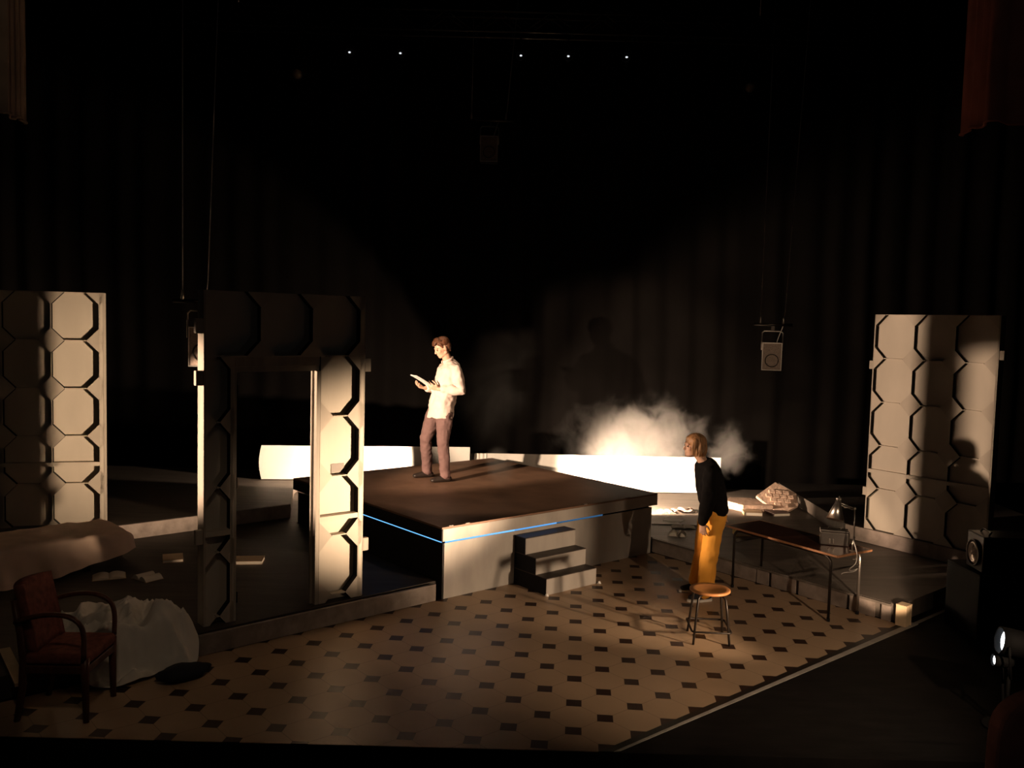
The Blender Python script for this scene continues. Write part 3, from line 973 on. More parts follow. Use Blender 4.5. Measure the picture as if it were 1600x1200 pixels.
# metal box on the table
p = TBM @ Vector((1.00, 0.30, TH + 0.003))
mb = thing('metal_box', 'small worn metal box with a handle on the right end of the table', 'box', p, R(-16))
bm = bmesh.new(); box(bm, -0.13, 0.13, -0.06, 0.06, 0, 0.125); bevel_mod(obj('body', bm, M_steel, mb), 0.008)
bm = bmesh.new(); box(bm, -0.132, 0.132, -0.062, 0.062, 0.1255, 0.148); lid_ = bevel_mod(obj('lid', bm, M_steel, mb), 0.006)
for x0 in (-0.055, -0.02):
    bm = bmesh.new(); box(bm, x0, x0 + 0.018, -0.075, -0.0605, 0.02, 0.065); bevel_mod(obj('latch', bm, M_alu, lid_), 0.003)
bm = bmesh.new(); tube(bm, [(-0.06, 0, 0.1485), (-0.055, 0, 0.168), (0.055, 0, 0.168), (0.06, 0, 0.1485)], 0.004, 8); obj('handle', bm, M_steel, lid_, smooth=True)
bm = bmesh.new(); box(bm, 0.1325, 0.140, -0.05, 0.05, 0.01, 0.13); bevel_mod(obj('end_plate', bm, M_alu, mb), 0.003)
# desk lamp clamped on the table end
p = TBM @ Vector((1.262, 0.225, TH + 0.003))
dl = thing('desk_lamp', 'aluminium clamp desk lamp with a cone shade on the table end', 'lamp', p, 0)
bm = bmesh.new(); tube(bm, [(0, 0, 0.0), (0.012, 0, 0.14)], 0.011, 10); obj('base_post', bm, M_alu, dl, smooth=True)
bm = bmesh.new(); tube(bm, [(0.012, 0, 0.1405), (0.004, 0, 0.40)], 0.0065, 8); obj('lower_arm', bm, M_steel, dl, smooth=True)
bm = bmesh.new(); ball(bm, (0.004, 0, 0.41), 0.014); obj('joint', bm, M_steel, dl, smooth=True)
bm = bmesh.new()
tube(bm, [(-0.006, -0.012, 0.413), (-0.155, -0.05, 0.470)], 0.0055, 8); tube(bm, [(-0.006, 0.012, 0.395), (-0.150, -0.03, 0.447)], 0.0045, 8)
obj('upper_arm', bm, M_steel, dl, smooth=True)
bm = bmesh.new(); tube(bm, [(-0.05, -0.022, 0.421), (-0.11, -0.036, 0.424)], 0.006, 8); obj('spring', bm, M_alu, dl, smooth=True)
hd = Vector((-0.175, -0.05, 0.475))
ax = Vector((-0.22, -0.25, -1)).normalized()
bm = bmesh.new()
mt = Matrix.Translation(hd) @ track(ax)
lathe(bm, [(0.012, -0.02), (0.026, -0.015), (0.028, 0.012), (0.036, 0.03), (0.082, 0.165), (0.079, 0.165), (0.033, 0.034), (0.012, 0.02)], 32, mt)
shd_ = obj('lamp_shade', bm, M_alu, dl, smooth=True)
bm = bmesh.new(); ball(bm, hd + Vector((-0.01, -0.005, 0.035)), 0.014); ball(bm, hd + Vector((0.016, 0, 0.03)), 0.017); tube(bm, [hd + Vector((0.0, 0, 0.02)), hd + Vector((0.012, 0, 0.06))], 0.005, 6)
obj('knob', bm, M_steel, shd_, smooth=True)
bm = bmesh.new(); box(bm, -0.02, 0.02, -0.02, 0.02, -0.004 + 0.0045, 0.008); tube(bm, [(0.045, 0.0, -0.01), (0.045, 0, -0.075), (0.01, 0, -0.08)], 0.006, 8); tube(bm, [(0.0, 0, 0.004), (0.045, 0, 0.0), (0.045, 0, -0.02)], 0.006, 8)
obj('clamp', bm, M_alu, dl)
bm = bmesh.new()
tube(bm, bez((0.005, -0.015, 0.10), (0.03, -0.06, 0.0), (0.03, -0.12, -0.08), (-0.04, -0.10, -0.13), 10) + bez((-0.04, -0.10, -0.13), (-0.09, -0.09, -0.18), (0.02, -0.05, -0.17), (0.06, 0.0, -0.165), 8)[1:]
     + bez((0.06, 0.0, -0.165), (0.00, -0.08, -0.20), (-0.10, -0.10, -0.16), (-0.13, -0.10, -0.195), 8)[1:], 0.0045, 6)
obj('cord', bm, M_cable, dl, smooth=True)

# ------------------------------------------------------------------ books and slabs
def closed_book(loc, ang, w, d, h, cover, label, group=None):
    t = thing('book', label, 'book', loc, R(ang), group)
    bm = bmesh.new(); box(bm, -w / 2 + 0.004, w / 2 - 0.005, -d / 2 + 0.005, d / 2 - 0.005, 0.0035, h - 0.0035); obj('page_block', bm, M_paper, t)
    bm = bmesh.new()
    box(bm, -w / 2, w / 2, -d / 2, d / 2, 0, 0.003); box(bm, -w / 2, w / 2, -d / 2, d / 2, h - 0.003, h); box(bm, -w / 2, -w / 2 + 0.0035, -d / 2, d / 2, 0.0031, h - 0.0031)
    obj('cover', bm, cover, t)
    return t
def open_book(loc, ang, w, d, label, cover=None, lift=0.03, page=None):
    """two page blocks with curved leaves, spine along local y"""
    t = thing('open_book', label, 'book', loc, R(ang))
    bm = bmesh.new(); box(bm, -w, w, -d / 2, d / 2, 0, 0.003); obj('cover', bm, cover or M_cover_tan, t)
    for s in (-1, 1):
        bm = bmesh.new()
        n = 8
        prof = [(s * (0.002 + (w - 0.008) * i / n), 0.006 + lift * math.sin(min(1, i / n * 1.0) * math.pi) ** 0.8 * (1 - 0.35 * i / n) + 0.004 * (1 - i / n)) for i in range(n + 1)]
        lo = [[bm.verts.new((x, yy, 0.0035)) for x, _ in prof] for yy in (-d / 2 + 0.004, d / 2 - 0.004)]
        hi = [[bm.verts.new((x, yy, z)) for x, z in prof] for yy in (-d / 2 + 0.004, d / 2 - 0.004)]
        for i in range(n):
            bm.faces.new((hi[0][i], hi[0][i + 1], hi[1][i + 1], hi[1][i])); bm.faces.new((lo[0][i], lo[0][i + 1], lo[1][i + 1], lo[1][i]))
            for k in (0, 1):
                bm.faces.new((lo[k][i], lo[k][i + 1], hi[k][i + 1], hi[k][i]))
        bm.faces.new((lo[0][0], lo[1][0], hi[1][0], hi[0][0])); bm.faces.new((lo[0][n], lo[1][n], hi[1][n], hi[0][n]))
        obj('pages', bm, page or M_paper, t, smooth=False)
    return t
zf = ZL + 0.001
closed_book((-3.50, 9.05, zf), 22, 0.20, 0.26, 0.028, M_cover_tan, 'closed pale book lying alone on the dark platform left of the doorway')
open_book((-3.86, 8.38, zf), 25, 0.15, 0.22, 'open book lying beside the end of the bed', lift=0.022)
open_book((-3.48, 8.36, zf), -35, 0.125, 0.19, 'open orange-lit book with a raised page, between bed and doorway', lift=0.045)
closed_book((-2.70, 9.03, zf), 8, 0.30, 0.22, 0.035, M_cover_tan, 'pale book on the floor seen through the doorway')
open_book((2.18, 12.02, zf), 10, 0.11, 0.2, 'bright open book nearest the right end of the podium', M_paper, 0.02, M_paper_white)
bm = bmesh.new()
nx = 10
gr = [[bm.verts.new((-0.16 + 0.32 * i / nx, -0.11 + 0.22 * j / 4, 0.012 + 0.03 * abs(math.sin(i * 0.9 + 0.4)) + 0.012 * math.sin(j + i))) for i in range(nx + 1)] for j in range(5)]
for j in range(4):
    for i in range(nx):
        bm.faces.new((gr[j][i], gr[j][i + 1], gr[j + 1][i + 1], gr[j + 1][i]))
tag(obj('crumpled_page', bm, M_cover_pink, loc=(2.43, 12.07, zf), rotz=R(5), smooth=True), 'crumpled pinkish paper beside the bright open book', 'paper')
bm = bmesh.new(); prism(bm, [(-0.15, -0.02), (0.05, -0.13), (0.17, -0.02), (-0.03, 0.12)], 0, 0.006)
tag(obj('paper_sheet', bm, M_paper_white, loc=(2.18, 11.54, zf), rotz=R(15)), 'flat white sheet of paper behind the white strip', 'paper')
open_book((2.24, 11.12, zf), -6, 0.15, 0.2, 'open pale book lying just in front of the white strip', M_paper, 0.012)
open_book((2.085, 10.70, zf), -14, 0.11, 0.17, 'small open book with fanned pages near the platform front edge', M_paper, 0.05)
bm = bmesh.new(); prism(bm, [(-0.06, -0.05), (0.04, -0.06), (0.07, 0.04), (-0.02, 0.06)], 0, 0.012)
tag(obj('paper_scrap', bm, M_paper, loc=(2.86, 11.62, zf)), 'small paper scrap beside the woman\'s right hand', 'paper')
closed_book((2.91, 10.80, zf), 4, 0.19, 0.16, 0.06, M_yellow, 'yellow book on the platform seen under the left end of the table')
closed_book((3.37, 12.03, zf), -6, 0.25, 0.2, 0.045, M_cover_tan, 'tan book in front of the flat terracotta slab')
closed_book((3.73, 12.06, zf), 14, 0.25, 0.24, 0.04, M_cover_dark, 'dark covered book in front of the tilted terracotta slab')
# slabs
def slab(loc, rot, pts, th, label, grooves, notch):
    t = thing('terracotta_slab', label, 'slab', loc)
    t.rotation_euler = rot
    bm = bmesh.new()
    prism(bm, pts, 0.0 if not notch else 0.045, th)
    if notch:
        xs = [p[0] for p in pts]
        prism(bm, [(min(xs) + 0.02, -0.02), (-0.10, -0.25), (-0.06, -0.25), (-0.02, 0.05)], 0.0, 0.0448)
        prism(bm, [(0.10, -0.235), (0.30, -0.20), (0.28, 0.05), (0.05, 0.05)], 0.0, 0.0448)
    obj('slab_body', bm, M_stone, t)
    if grooves:
        bm = bmesh.new()
        for i in range(-3, 4):
            for j in range(-3, 4):
                x, y = i * 0.10 + (0.05 if j % 2 else 0), j * 0.085
                if all(all((b[0] - a[0]) * (cy_ - a[1]) - (b[1] - a[1]) * (cx_ - a[0]) > 0.008 for a, b in zip(pts, pts[1:] + pts[:1])) for cx_ in (x - 0.04, x + 0.04) for cy_ in (y - 0.032, y + 0.032)):
                    box(bm, x - 0.040, x + 0.040, y - 0.032, y + 0.032, th + 0.0003, th + 0.018)
        obj('brick_relief', bm, M_stone, t)
    return t
slab((3.39, 12.42, zf), (0, 0, R(-3)), [(-0.30, 0.05), (-0.10, -0.27), (0.32, -0.22), (0.30, 0.02), (0.12, 0.28), (-0.18, 0.28)], 0.10, 'flat terracotta slab with a notch beneath, behind the woman', False, True)
slab((3.80, 12.42, zf + 0.155), (R(33), R(3), R(-4)), [(-0.28, -0.02), (-0.04, -0.30), (0.10, -0.30), (0.29, -0.14), (0.30, 0.10), (0.03, 0.30)], 0.04, 'tilted terracotta slab with brick relief, behind the table', True, False)
bm = bmesh.new(); box(bm, -0.10, 0.12, -0.05, 0.05, 0, 0.20)
bevel_mod(tag(obj('support_block', bm, M_black, loc=(3.83, 12.63, zf), rotz=R(-4)), 'dark block propping up the tilted terracotta slab', 'block'), 0.01)

# ------------------------------------------------------------------ hanging speakers
def speaker(loc, rotz, bar_w, label, ceiling, scale=1.0, yoke_off=0.0):
    t = thing('hanging_speaker', label, 'speaker', loc, rotz)
    s = scale
    W, H, Dp = 0.13 * s, 0.376 * s, 0.2 * s
    bm = bmesh.new(); box(bm, -W, W, 0.0, Dp, 0, H); bevel_mod(obj('cabinet', bm, M_black, t), 0.01)
    bm = bmesh.new(); box(bm, -W + 0.012, W - 0.012, -0.012, -0.0005, 0.012, H - 0.012); gr_ = bevel_mod(obj('grille', bm, M_grille, t), 0.004)
    bm = bmesh.new()
    for (x0, x1, z0, z1) in ((-W, W, 0, 0.011), (-W, W, H - 0.011, H), (-W, -W + 0.011, 0.011, H - 0.011), (W - 0.011, W, 0.011, H - 0.011)):
        box(bm, x0, x1, -0.02, -0.001, z0, z1)
    obj('front_rim', bm, M_steel, t)
    bm = bmesh.new(); r0 = 0.085 * s
    pts = [(r0 * math.cos(a), -0.018, 0.135 * s + r0 * math.sin(a)) for a in [2 * math.pi * k / 24 for k in range(25)]]
    tube(bm, pts, 0.007, 6); obj('woofer_ring', bm, M_steel_dark, gr_, smooth=True)
    bm = bmesh.new(); tube(bm, [(-W - 0.006, Dp / 2, H * 0.72), (-W - 0.006, Dp / 2, H + 0.13 * s), (-W + 0.02, Dp / 2, H + 0.155 * s), (W - 0.02, Dp / 2, H + 0.155 * s), (W + 0.006, Dp / 2, H + 0.13 * s), (W + 0.006, Dp / 2, H * 0.72)], 0.0085, 8)
    obj('yoke', bm, M_steel, t, smooth=True)
    bz = H + 0.245 * s
    bm = bmesh.new(); tube(bm, [(-bar_w / 2 + yoke_off, Dp / 2, bz), (bar_w / 2 + yoke_off, Dp / 2, bz)], 0.019, 10); bar_ = obj('hanging_bar', bm, M_steel_dark, t, smooth=True)
    bm = bmesh.new(); box(bm, -0.022, 0.022, Dp / 2 - 0.02, Dp / 2 + 0.02, H + 0.165 * s, bz - 0.0195); obj('hook_clamp', bm, M_steel_dark, bar_)
    for k, x0 in enumerate((-bar_w / 2 + 0.09 + yoke_off, bar_w / 2 - 0.12 + yoke_off)):
        dx = 0.06 * k
        bm = bmesh.new(); tube(bm, [(x0, Dp / 2, bz + 0.0195), (x0 + dx * 0.3, Dp / 2, bz + 0.2), (x0 + dx * 3.0, Dp / 2, ceiling - loc[2])], 0.005, 6); w_ = obj('suspension_wire', bm, M_cable, t, smooth=True)
        bm = bmesh.new(); limb(bm, [(x0, Dp / 2, bz + 0.024), (x0, Dp / 2, bz + 0.10)], [0.02, 0.012], 8); obj('shackle', bm, M_alu, w_, smooth=True)
    bm = bmesh.new(); tube(bm, bez((0.06, Dp / 2, H), (0.08, Dp / 2, H + 0.1), (0.13, Dp / 2, H + 0.2), (0.14, Dp / 2, bz + 0.02), 8), 0.005, 6); obj('speaker_cable', bm, M_cable, t, smooth=True)
    return t
speaker((3.517, 11.95, 2.18), R(-15), 0.51, 'speaker hanging from a bar on two wires, right of the smoke', 8.0)
speaker((-2.955, 8.38, 2.243), R(20), 0.42, 'speaker hanging half hidden behind the top left of the doorway', 8.0, yoke_off=-0.06)
speaker((-0.43, 13.2, 5.10), 0, 0.72, 'dim speaker hanging high up in front of the back curtain', 8.1)

# ------------------------------------------------------------------ curtain, truss, lights above
bm = bmesh.new()
nx, x0, x1 = 520, -8.8, 8.8
cols = []
for i in range(nx + 1):
    x = x0 + (x1 - x0) * i / nx
    ph = x * 13 + 2.2 * noise.noise(Vector((x * 0.9, 0, 0)))
    amp = 0.012 + 0.03 * (0.5 + 0.5 * noise.noise(Vector((x * 0.7, 5, 0))))
    y = 14.35 + amp * math.sin(ph) + 0.03 * noise.noise(Vector((x * 5, 1, 0)))
    cols.append([bm.verts.new((x + 0.03 * math.sin(z), y, z)) for z in (0.012, 2.0, 4.0, 6.0, 8.1)])
for i in range(nx):
    for j in range(4):
        bm.faces.new((cols[i][j], cols[i + 1][j], cols[i + 1][j + 1], cols[i][j + 1]))
tag(obj('back_curtain', bm, M_curtain, smooth=True), 'tall black folded curtain across the back of the stage', 'curtain')

tr = thing('lighting_truss', 'dark lattice truss high above the stage', 'truss', (-0.3, 12.0, 6.60))
for (y, z) in ((0, 0), (0, 0.26), (0.25, 0), (0.25, 0.26)):
    bm = bmesh.new(); tube(bm, [(-4.9, y, z), (4.9, y, z)], 0.022, 8); obj('chord', bm, M_black_gloss, tr, smooth=True)
bm = bmesh.new()
bm.free()
for y in (0, 0.25):
    bm = bmesh.new()
    tube(bm, [(-4.9 + k * 0.35, y, 0.26 if k % 2 == 0 else 0) for k in range(29)], 0.011, 6)
    obj('lattice_bracing', bm, M_black_gloss, tr, smooth=True)
for xw in (-3.5, 3.5):
    bm = bmesh.new(); tube(bm, [(xw, 0.12, 0.283), (xw, 0.12, 1.59)], 0.006, 6); obj('hoist_wire', bm, M_cable, tr, smooth=True)

def lamp_head(name, label, loc, aim, s, lens_mat, group=None, yoke_up=True, hang=None):
    t = thing(name, label, 'stage light', loc, 0, group)
    d = Vector(aim).normalized()
    mt = track(d)
    bm = bmesh.new(); lathe(bm, [(0.06 * s, -0.26 * s), (0.095 * s, -0.22 * s), (0.10 * s, -0.05 * s), (0.10 * s, 0.06 * s), (0.09 * s, 0.06 * s), (0.088 * s, -0.01 * s), (0.02 * s, -0.012 * s)], 24, mt)
    obj('housing', bm, M_black, t, smooth=True)
    bm = bmesh.new(); lathe(bm, [(0.084 * s, 0.0), (0.075 * s, 0.022 * s), (0.02 * s, 0.03 * s)], 24, mt); obj('lens', bm, lens_mat, t, smooth=True)
    side = d.cross(Vector((0, 0, 1))).normalized()
    if yoke_up:
        ups = Vector((0, 0, 0.2 * s))
        bm = bmesh.new(); tube(bm, [side * 0.112 * s - d * 0.1 * s, side * 0.112 * s + ups - d * 0.1 * s, -side * 0.112 * s + ups - d * 0.1 * s, -side * 0.112 * s - d * 0.1 * s], 0.008 * s, 6); obj('yoke', bm, M_black, t)
        if hang:
            bm = bmesh.new(); tube(bm, [ups - d * 0.1 * s, ups - d * 0.1 * s + Vector((0, 0, hang))], 0.011, 6); obj('hook_clamp', bm, M_black, t)
    return t
for k, (x, z, ln) in enumerate(((-2.27, 6.35, 'leftmost'), (-1.585, 6.355, 'second from left'), (0.0, 6.365, 'middle'), (0.64, 6.372, 'second from right'), (1.40, 6.38, 'rightmost'))):
    t = lamp_head('stage_light', 'small stage light glinting under the truss, ' + ln + ' of the row of five', (x, 11.98, z - 0.08), (0.0, -0.85, -0.45), 0.62, M_black_gloss, 'lights under the truss', True, 0.18)
    bm = bmesh.new(); ball(bm, (0.006 * (-1) ** k, -0.062, -0.02), (0.017, 0.010, 0.012)); obj('lens_glint', bm, M_glint, t, smooth=True)  # glowing dot standing in for a glint on the lens
for (x, z, lb, s, lm) in ((-2.95, 5.95, 'dim stage light hanging at upper left above the doorway', 0.9, M_fresnel), (3.05, 5.93, 'dim stage light hanging at upper right above the right speaker', 0.9, M_fresnel)):
    lamp_head('stage_light', lb, (x, 11.922, z), (0.0, -0.9, -0.5), s, lm, None, True, 6.579 - z - 0.18 - 0.0437)

# draped hangings at both upper corners
def hanging(name, loc, w, d, h, mat, label):
    t = thing(name, label, 'drape', loc)
    bm = bmesh.new()
    per = []
    n = 26
    for i in range(n + 1):
        per.append((-w + w * i / n, 0.018 * math.sin(i * 1.7)))
    for i in range(1, n // 2 + 1):
        per.append((0.014 * math.sin(i * 1.9), d * i / (n // 2)))
    if 'red' in mat.name:
        per = [(-x, y) for x, y in per]
    lo = [bm.verts.new((x, y, 0.012 * math.sin(k * 0.8))) for k, (x, y) in enumerate(per)]
    hi = [bm.verts.new((x, y, h)) for x, y in per]
    for i in range(len(per) - 1):
        bm.faces.new((lo[i], lo[i + 1], hi[i + 1], hi[i]))
    obj('cloth', bm, mat, t, smooth=True)
    bm = bmesh.new()
    tube(bm, [(x, y, 0.012 * math.sin(k * 0.8)) for k, (x, y) in enumerate(per)], 0.012, 6)
    obj('hem', bm, mat, t, smooth=True)
    bm = bmesh.new(); s = -1 if 'red' not in mat.name else 1
    box(bm, min(0, s * w), max(0, s * w), 0.03, d, h, h + 0.04); obj('batten', bm, M_black, t)
    for xx in (0.1, w - 0.1):
        bm = bmesh.new(); tube(bm, [(s * xx, d / 2, h + 0.04), (s * xx, d / 2, 8.15 - loc[2])], 0.006, 6); obj('suspension_wire', bm, M_cable, t)
    return t
hanging('hanging_drape', (-3.43, 6.0, 4.045), 1.2, 0.25, 2.4, M_drape, 'tan draped hanging with a hemmed bottom at the top left corner')
hanging('hanging_drape', (3.144, 6.0, 4.16), 1.2, 0.39, 2.4, M_drape_red, 'dark red draped hanging at the top right corner')

# ------------------------------------------------------------------ lamps on the stage
kl = lamp_head('floor_spotlight', 'glowing white floor spotlight at the lower right, aimed at the doorway', (KEY[0] + 0.09, KEY[1] - 0.04, KEY[2] - 0.005), (-4.9, 0.9, 0.74), 0.95, M_lens, None, False)
bm = bmesh.new()
sd = Vector((2.13, 4.65, 0)).normalized()
tube(bm, [sd * 0.115, sd * 0.115 + Vector((0.02, 0, -0.22)), -sd * 0.115 + Vector((0.02, 0, -0.22)), -sd * 0.115], 0.009, 8); obj('yoke', bm, M_black, kl, smooth=True)
bm = bmesh.new(); tube(bm, [(0.02, 0, -0.22), (0.02, 0, -0.60)], 0.014, 8); obj('stand_post', bm, M_black, kl, smooth=True)
bm = bmesh.new(); lathe(bm, [(0.15, -0.612), (0.15, -0.60), (0.03, -0.585)], 20, Matrix.Translation((0.02, 0, 0))); obj('stand_base', bm, M_black, kl)
# small second lamp below it
lamp_head('floor_spotlight', 'small round lamp glowing just below the floor spotlight', (KEY[0] + 0.03, KEY[1] - 0.02, 0.475), (-4.9, 0.5, 0.3), 0.42, M_lens, None, False)
kk = bpy.data.objects['floor_spotlight.001'] if 'floor_spotlight.001' in bpy.data.objects else None
if kk:
    bm = bmesh.new(); tube(bm, [(0.03, -0.02, -0.045), (0.05, -0.05, -0.46)], 0.010, 8); obj('stand_post', bm, M_black, kk)
    bm = bmesh.new(); lathe(bm, [(0.07, -0.47), (0.07, -0.46), (0.02, -0.455)], 16, Matrix.Translation((0.05, -0.22, 0))); bm.free()

# flight case with spotlight on top at the right edge
fc = thing('flight_case', 'black flight case with an aluminium edge at the right edge', 'case', (4.22, 7.72, 0.001), R(2))
bm = bmesh.new(); box(bm, 0, 1.1, 0, 0.55, 0, 0.575); bevel_mod(obj('body', bm, M_black, fc), 0.006)
bm = bmesh.new(); box(bm, 0.03, 1.1, -0.012, -0.0005, 0.582, 0.600); obj('edge_rail', bm, M_alu, fc)
bm = bmesh.new(); box(bm, 0, 1.1, 0, 0.55, 0.576, 0.592); obj('lid', bm, M_black, fc)
fs = thing('fresnel_spotlight', 'black box spotlight with a round unlit lens on the flight case', 'stage light', (4.235, 7.90, 0.594), R(-93))
bm = bmesh.new(); box(bm, -0.155, 0.155, 0.02, 0.55, 0.015, 0.34); bevel_mod(obj('housing', bm, M_black_gloss, fs), 0.01)
bm = bmesh.new(); lathe(bm, [(0.108, 0.0), (0.104, 0.012), (0.08, 0.022), (0.076, 0.017), (0.048, 0.026), (0.044, 0.021), (0.01, 0.03)], 32, Matrix.Translation((0, 0.02, 0.165)) @ track((0, -1, 0))); obj('lens', bm, M_fresnel, fs, smooth=True)
bm = bmesh.new(); lathe(bm, [(0.122, 0.0), (0.122, 0.02), (0.109, 0.02), (0.109, 0.0)], 32, Matrix.Translation((0, 0.019, 0.165)) @ track((0, -1, 0)), False); obj('lens_rim', bm, M_steel_dark, fs, smooth=True)
for sx in (-1, 1):
    bm = bmesh.new(); box(bm, sx * 0.12 - 0.02, sx * 0.12 + 0.02, 0.1, 0.45, 0, 0.0145); obj('foot', bm, M_black, fs)
bm = bmesh.new(); tube(bm, [(-0.08, 0.1, 0.34), (-0.08, 0.12, 0.37), (0.08, 0.12, 0.37), (0.08, 0.1, 0.34)], 0.008, 8); obj('handle', bm, M_black_gloss, fs)

# wing lamp just outside the left edge and the two screen lamps (bodies)
def floor_lamp(name, label, loc, aim, zfloor, s=0.7):
    t = lamp_head(name, label, loc, aim, s, M_glint, None, False)
    d = Vector(aim).normalized(); sd = d.cross(Vector((0, 0, 1))).normalized()
    h = loc[2] - zfloor
    bm = bmesh.new(); dn = min(0.16, h * 0.55)
    c = -d * 0.1 * s
    tube(bm, [c + sd * 0.115 * s, c + sd * 0.115 * s + Vector((0, 0, -dn)), c - sd * 0.115 * s + Vector((0, 0, -dn)), c - sd * 0.115 * s], 0.008, 8); obj('yoke', bm, M_black, t)
    bm = bmesh.new(); tube(bm, [c + Vector((0, 0, -dn)), c + Vector((0, 0, -h + 0.012))], 0.012, 8); obj('stand_post', bm, M_black, t)
    bm = bmesh.new(); lathe(bm, [(0.11, -h), (0.11, -h + 0.012), (0.02, -h + 0.02)], 16, Matrix.Translation(c)); obj('stand_base', bm, M_black, t)
    return t
floor_lamp('stage_light', 'tall stage light in the far left wing shining through the doorway', (WING[0] - 0.06, WING[1] - 0.03, WING[2]), (10.1, 3.5, -0.3), 0.001, 0.9)
floor_lamp('stage_light', 'tall stage light in the left wing aimed at the man', (MANL[0] - 0.04, MANL[1] - 0.055, MANL[2]), (3.3, 4.8, -0.35), ZL + 0.001, 0.7)
floor_lamp('stage_light', 'low stage light behind the right back of the podium', (1.31, 11.66, 0.42), (0.8, 1.65, 0.0), ZL + 0.001, 0.6)
ls = floor_lamp('stage_light', 'low stage light behind the left back of the podium', (-1.82, 11.94, 0.55), (-0.6, 1.0, 0.07), ZL + 0.001, 0.6)
sl = lamp_head('stage_light', 'stage light on a stand in front of the stage, aimed across the tiles', (SIDE[0] + 0.05, SIDE[1] - 0.075, SIDE[2] + 0.035), (-2.75, 4.1, -1.8), 0.8, M_glint, None, False)
bm = bmesh.new(); tube(bm, [(0.05, -0.12, -0.12), (0.05, -0.12, -3.02)], 0.014, 8); obj('stand_post', bm, M_black, sl)
bm = bmesh.new(); lathe(bm, [(0.30, -3.030), (0.30, -3.018), (0.02, -3.0)], 16, Matrix.Translation((0.05, -0.12, 0))); obj('stand_base', bm, M_black, sl)
# curved black flap that keeps its beam off the podium and the doorway
bm = bmesh.new()
lo_, hi_ = [], []
for k in range(13):
    az = R(108 + k * 4.4)
    dec = 18.6 - max(0, k - 4) * 0.28
    x, y = 0.42 * math.cos(az) - 0.05, 0.42 * math.sin(az) + 0.075
    lo_.append(bm.verts.new((x, y, -0.42 * math.tan(R(dec)) - 0.035))); hi_.append(bm.verts.new((x, y, 0.20)))
for k in range(12):
    bm.faces.new((lo_[k], lo_[k + 1], hi_[k + 1], hi_[k]))
r_ = bmesh.ops.extrude_face_region(bm, geom=bm.faces[:])
for e in r_['geom']:
    if isinstance(e, bmesh.types.BMVert):
        e.co.x *= 1.012; e.co.y *= 1.012
obj('barn_door', bm, M_black, sl)
bm = bmesh.new()
for az in (109.5, 159):
    x, y = 0.415 * math.cos(R(az)) - 0.05, 0.415 * math.sin(R(az)) + 0.075
    tube(bm, [(0.02, -0.03, 0.08), (x, y, 0.17)], 0.006, 6)
obj('barn_door_arm', bm, M_black, sl)

# audience seat in the lower right corner
se = thing('audience_seat', 'worn dark red seat back in the lower right corner', 'seat', (2.32, 3.55, 0.30), R(8))
bm = bmesh.new()
n = 16
prof = []
for i in range(n + 1):
    a = math.pi * i / n
    prof.append((-0.27 * math.cos(a) if abs(math.cos(a)) < 0.999 else -0.27 * math.cos(a), 0.72 + 0.24 * math.sin(a) ** 0.6))
poly = [(-0.27, 0.35)] + prof + [(0.27, 0.35)]
prism(bm, poly, 0.0, 0.11, XZ)
o = obj('seat_back', bm, M_seat_red, se); bevel_mod(o, 0.03, 3)
bm = bmesh.new(); box(bm, -0.25, 0.25, -0.42, -0.002, 0.34, 0.45); bevel_mod(obj('seat_cushion', bm, M_seat_red, se), 0.03, 3)
for sx in (-1, 1):
    bm = bmesh.new(); box(bm, sx * 0.29 - 0.025, sx * 0.29 + 0.025, -0.40, 0.08, 0.0, 0.60); bevel_mod(obj('arm_panel', bm, M_black, se), 0.01)
bm = bmesh.new(); box(bm, 1.2, 4.5, 1.2, 4.6, -1.0, 0.299); structure(obj('floor.003', bm, M_house), 'black raised seating tier', 'floor')

# ------------------------------------------------------------------ people
def hand(bm, wrist, d, pn, side_sign, curl=35, spread=1.0, scale=1.0, thumb_in=30):
    """wrist point, pointing direction d, palm normal pn (towards which fingers curl); thumb on side_sign*(d x pn)"""
    d = Vector(d).normalized(); pn = Vector(pn); pn = (pn - d * pn.dot(d)).normalized()
    s = d.cross(pn).normalized() * side_sign
    W = Vector(wrist); k = scale
    limb(bm, [W, W + d * 0.03 * k, W + d * 0.085 * k], [(0.026 * k, 0.018 * k), (0.036 * k, 0.015 * k), (0.040 * k, 0.013 * k)], 12, ref=s)
    Ls = [(0.040, 0.026, 0.020), (0.045, 0.029, 0.022), (0.042, 0.027, 0.021), (0.033, 0.021, 0.018)]
    for i in range(4):
        off = (0.030 - 0.020 * i) * k
        p = W + d * (0.085 if i in (1, 2) else 0.079) * k + s * off
        ang = R(curl * (0.6 + 0.08 * i)); dirv = (d + s * (0.12 - 0.08 * i) * spread).normalized()
        pts = [p]
        for L_ in Ls[i]:
            a = dirv * math.cos(ang) + pn * math.sin(ang)
            p = p + a * L_ * k
            pts.append(p)
            ang += R(curl * 0.75)
        limb(bm, pts, [0.0095 * k, 0.0088 * k, 0.0082 * k, 0.0072 * k], 8)
    p = W + d * 0.026 * k + s * 0.028 * k
    a1 = (d * 0.7 + s * 0.75 + pn * math.sin(R(thumb_in))).normalized()
    a2 = (d * 1.0 + s * 0.25 + pn * math.sin(R(thumb_in)) * 1.2).normalized()
    limb(bm, [p, p + a1 * 0.038 * k, p + a1 * 0.038 * k + a2 * 0.032 * k, p + a1 * 0.038 * k + a2 * 0.055 * k], [0.013 * k, 0.0115 * k, 0.010 * k, 0.008 * k], 8)

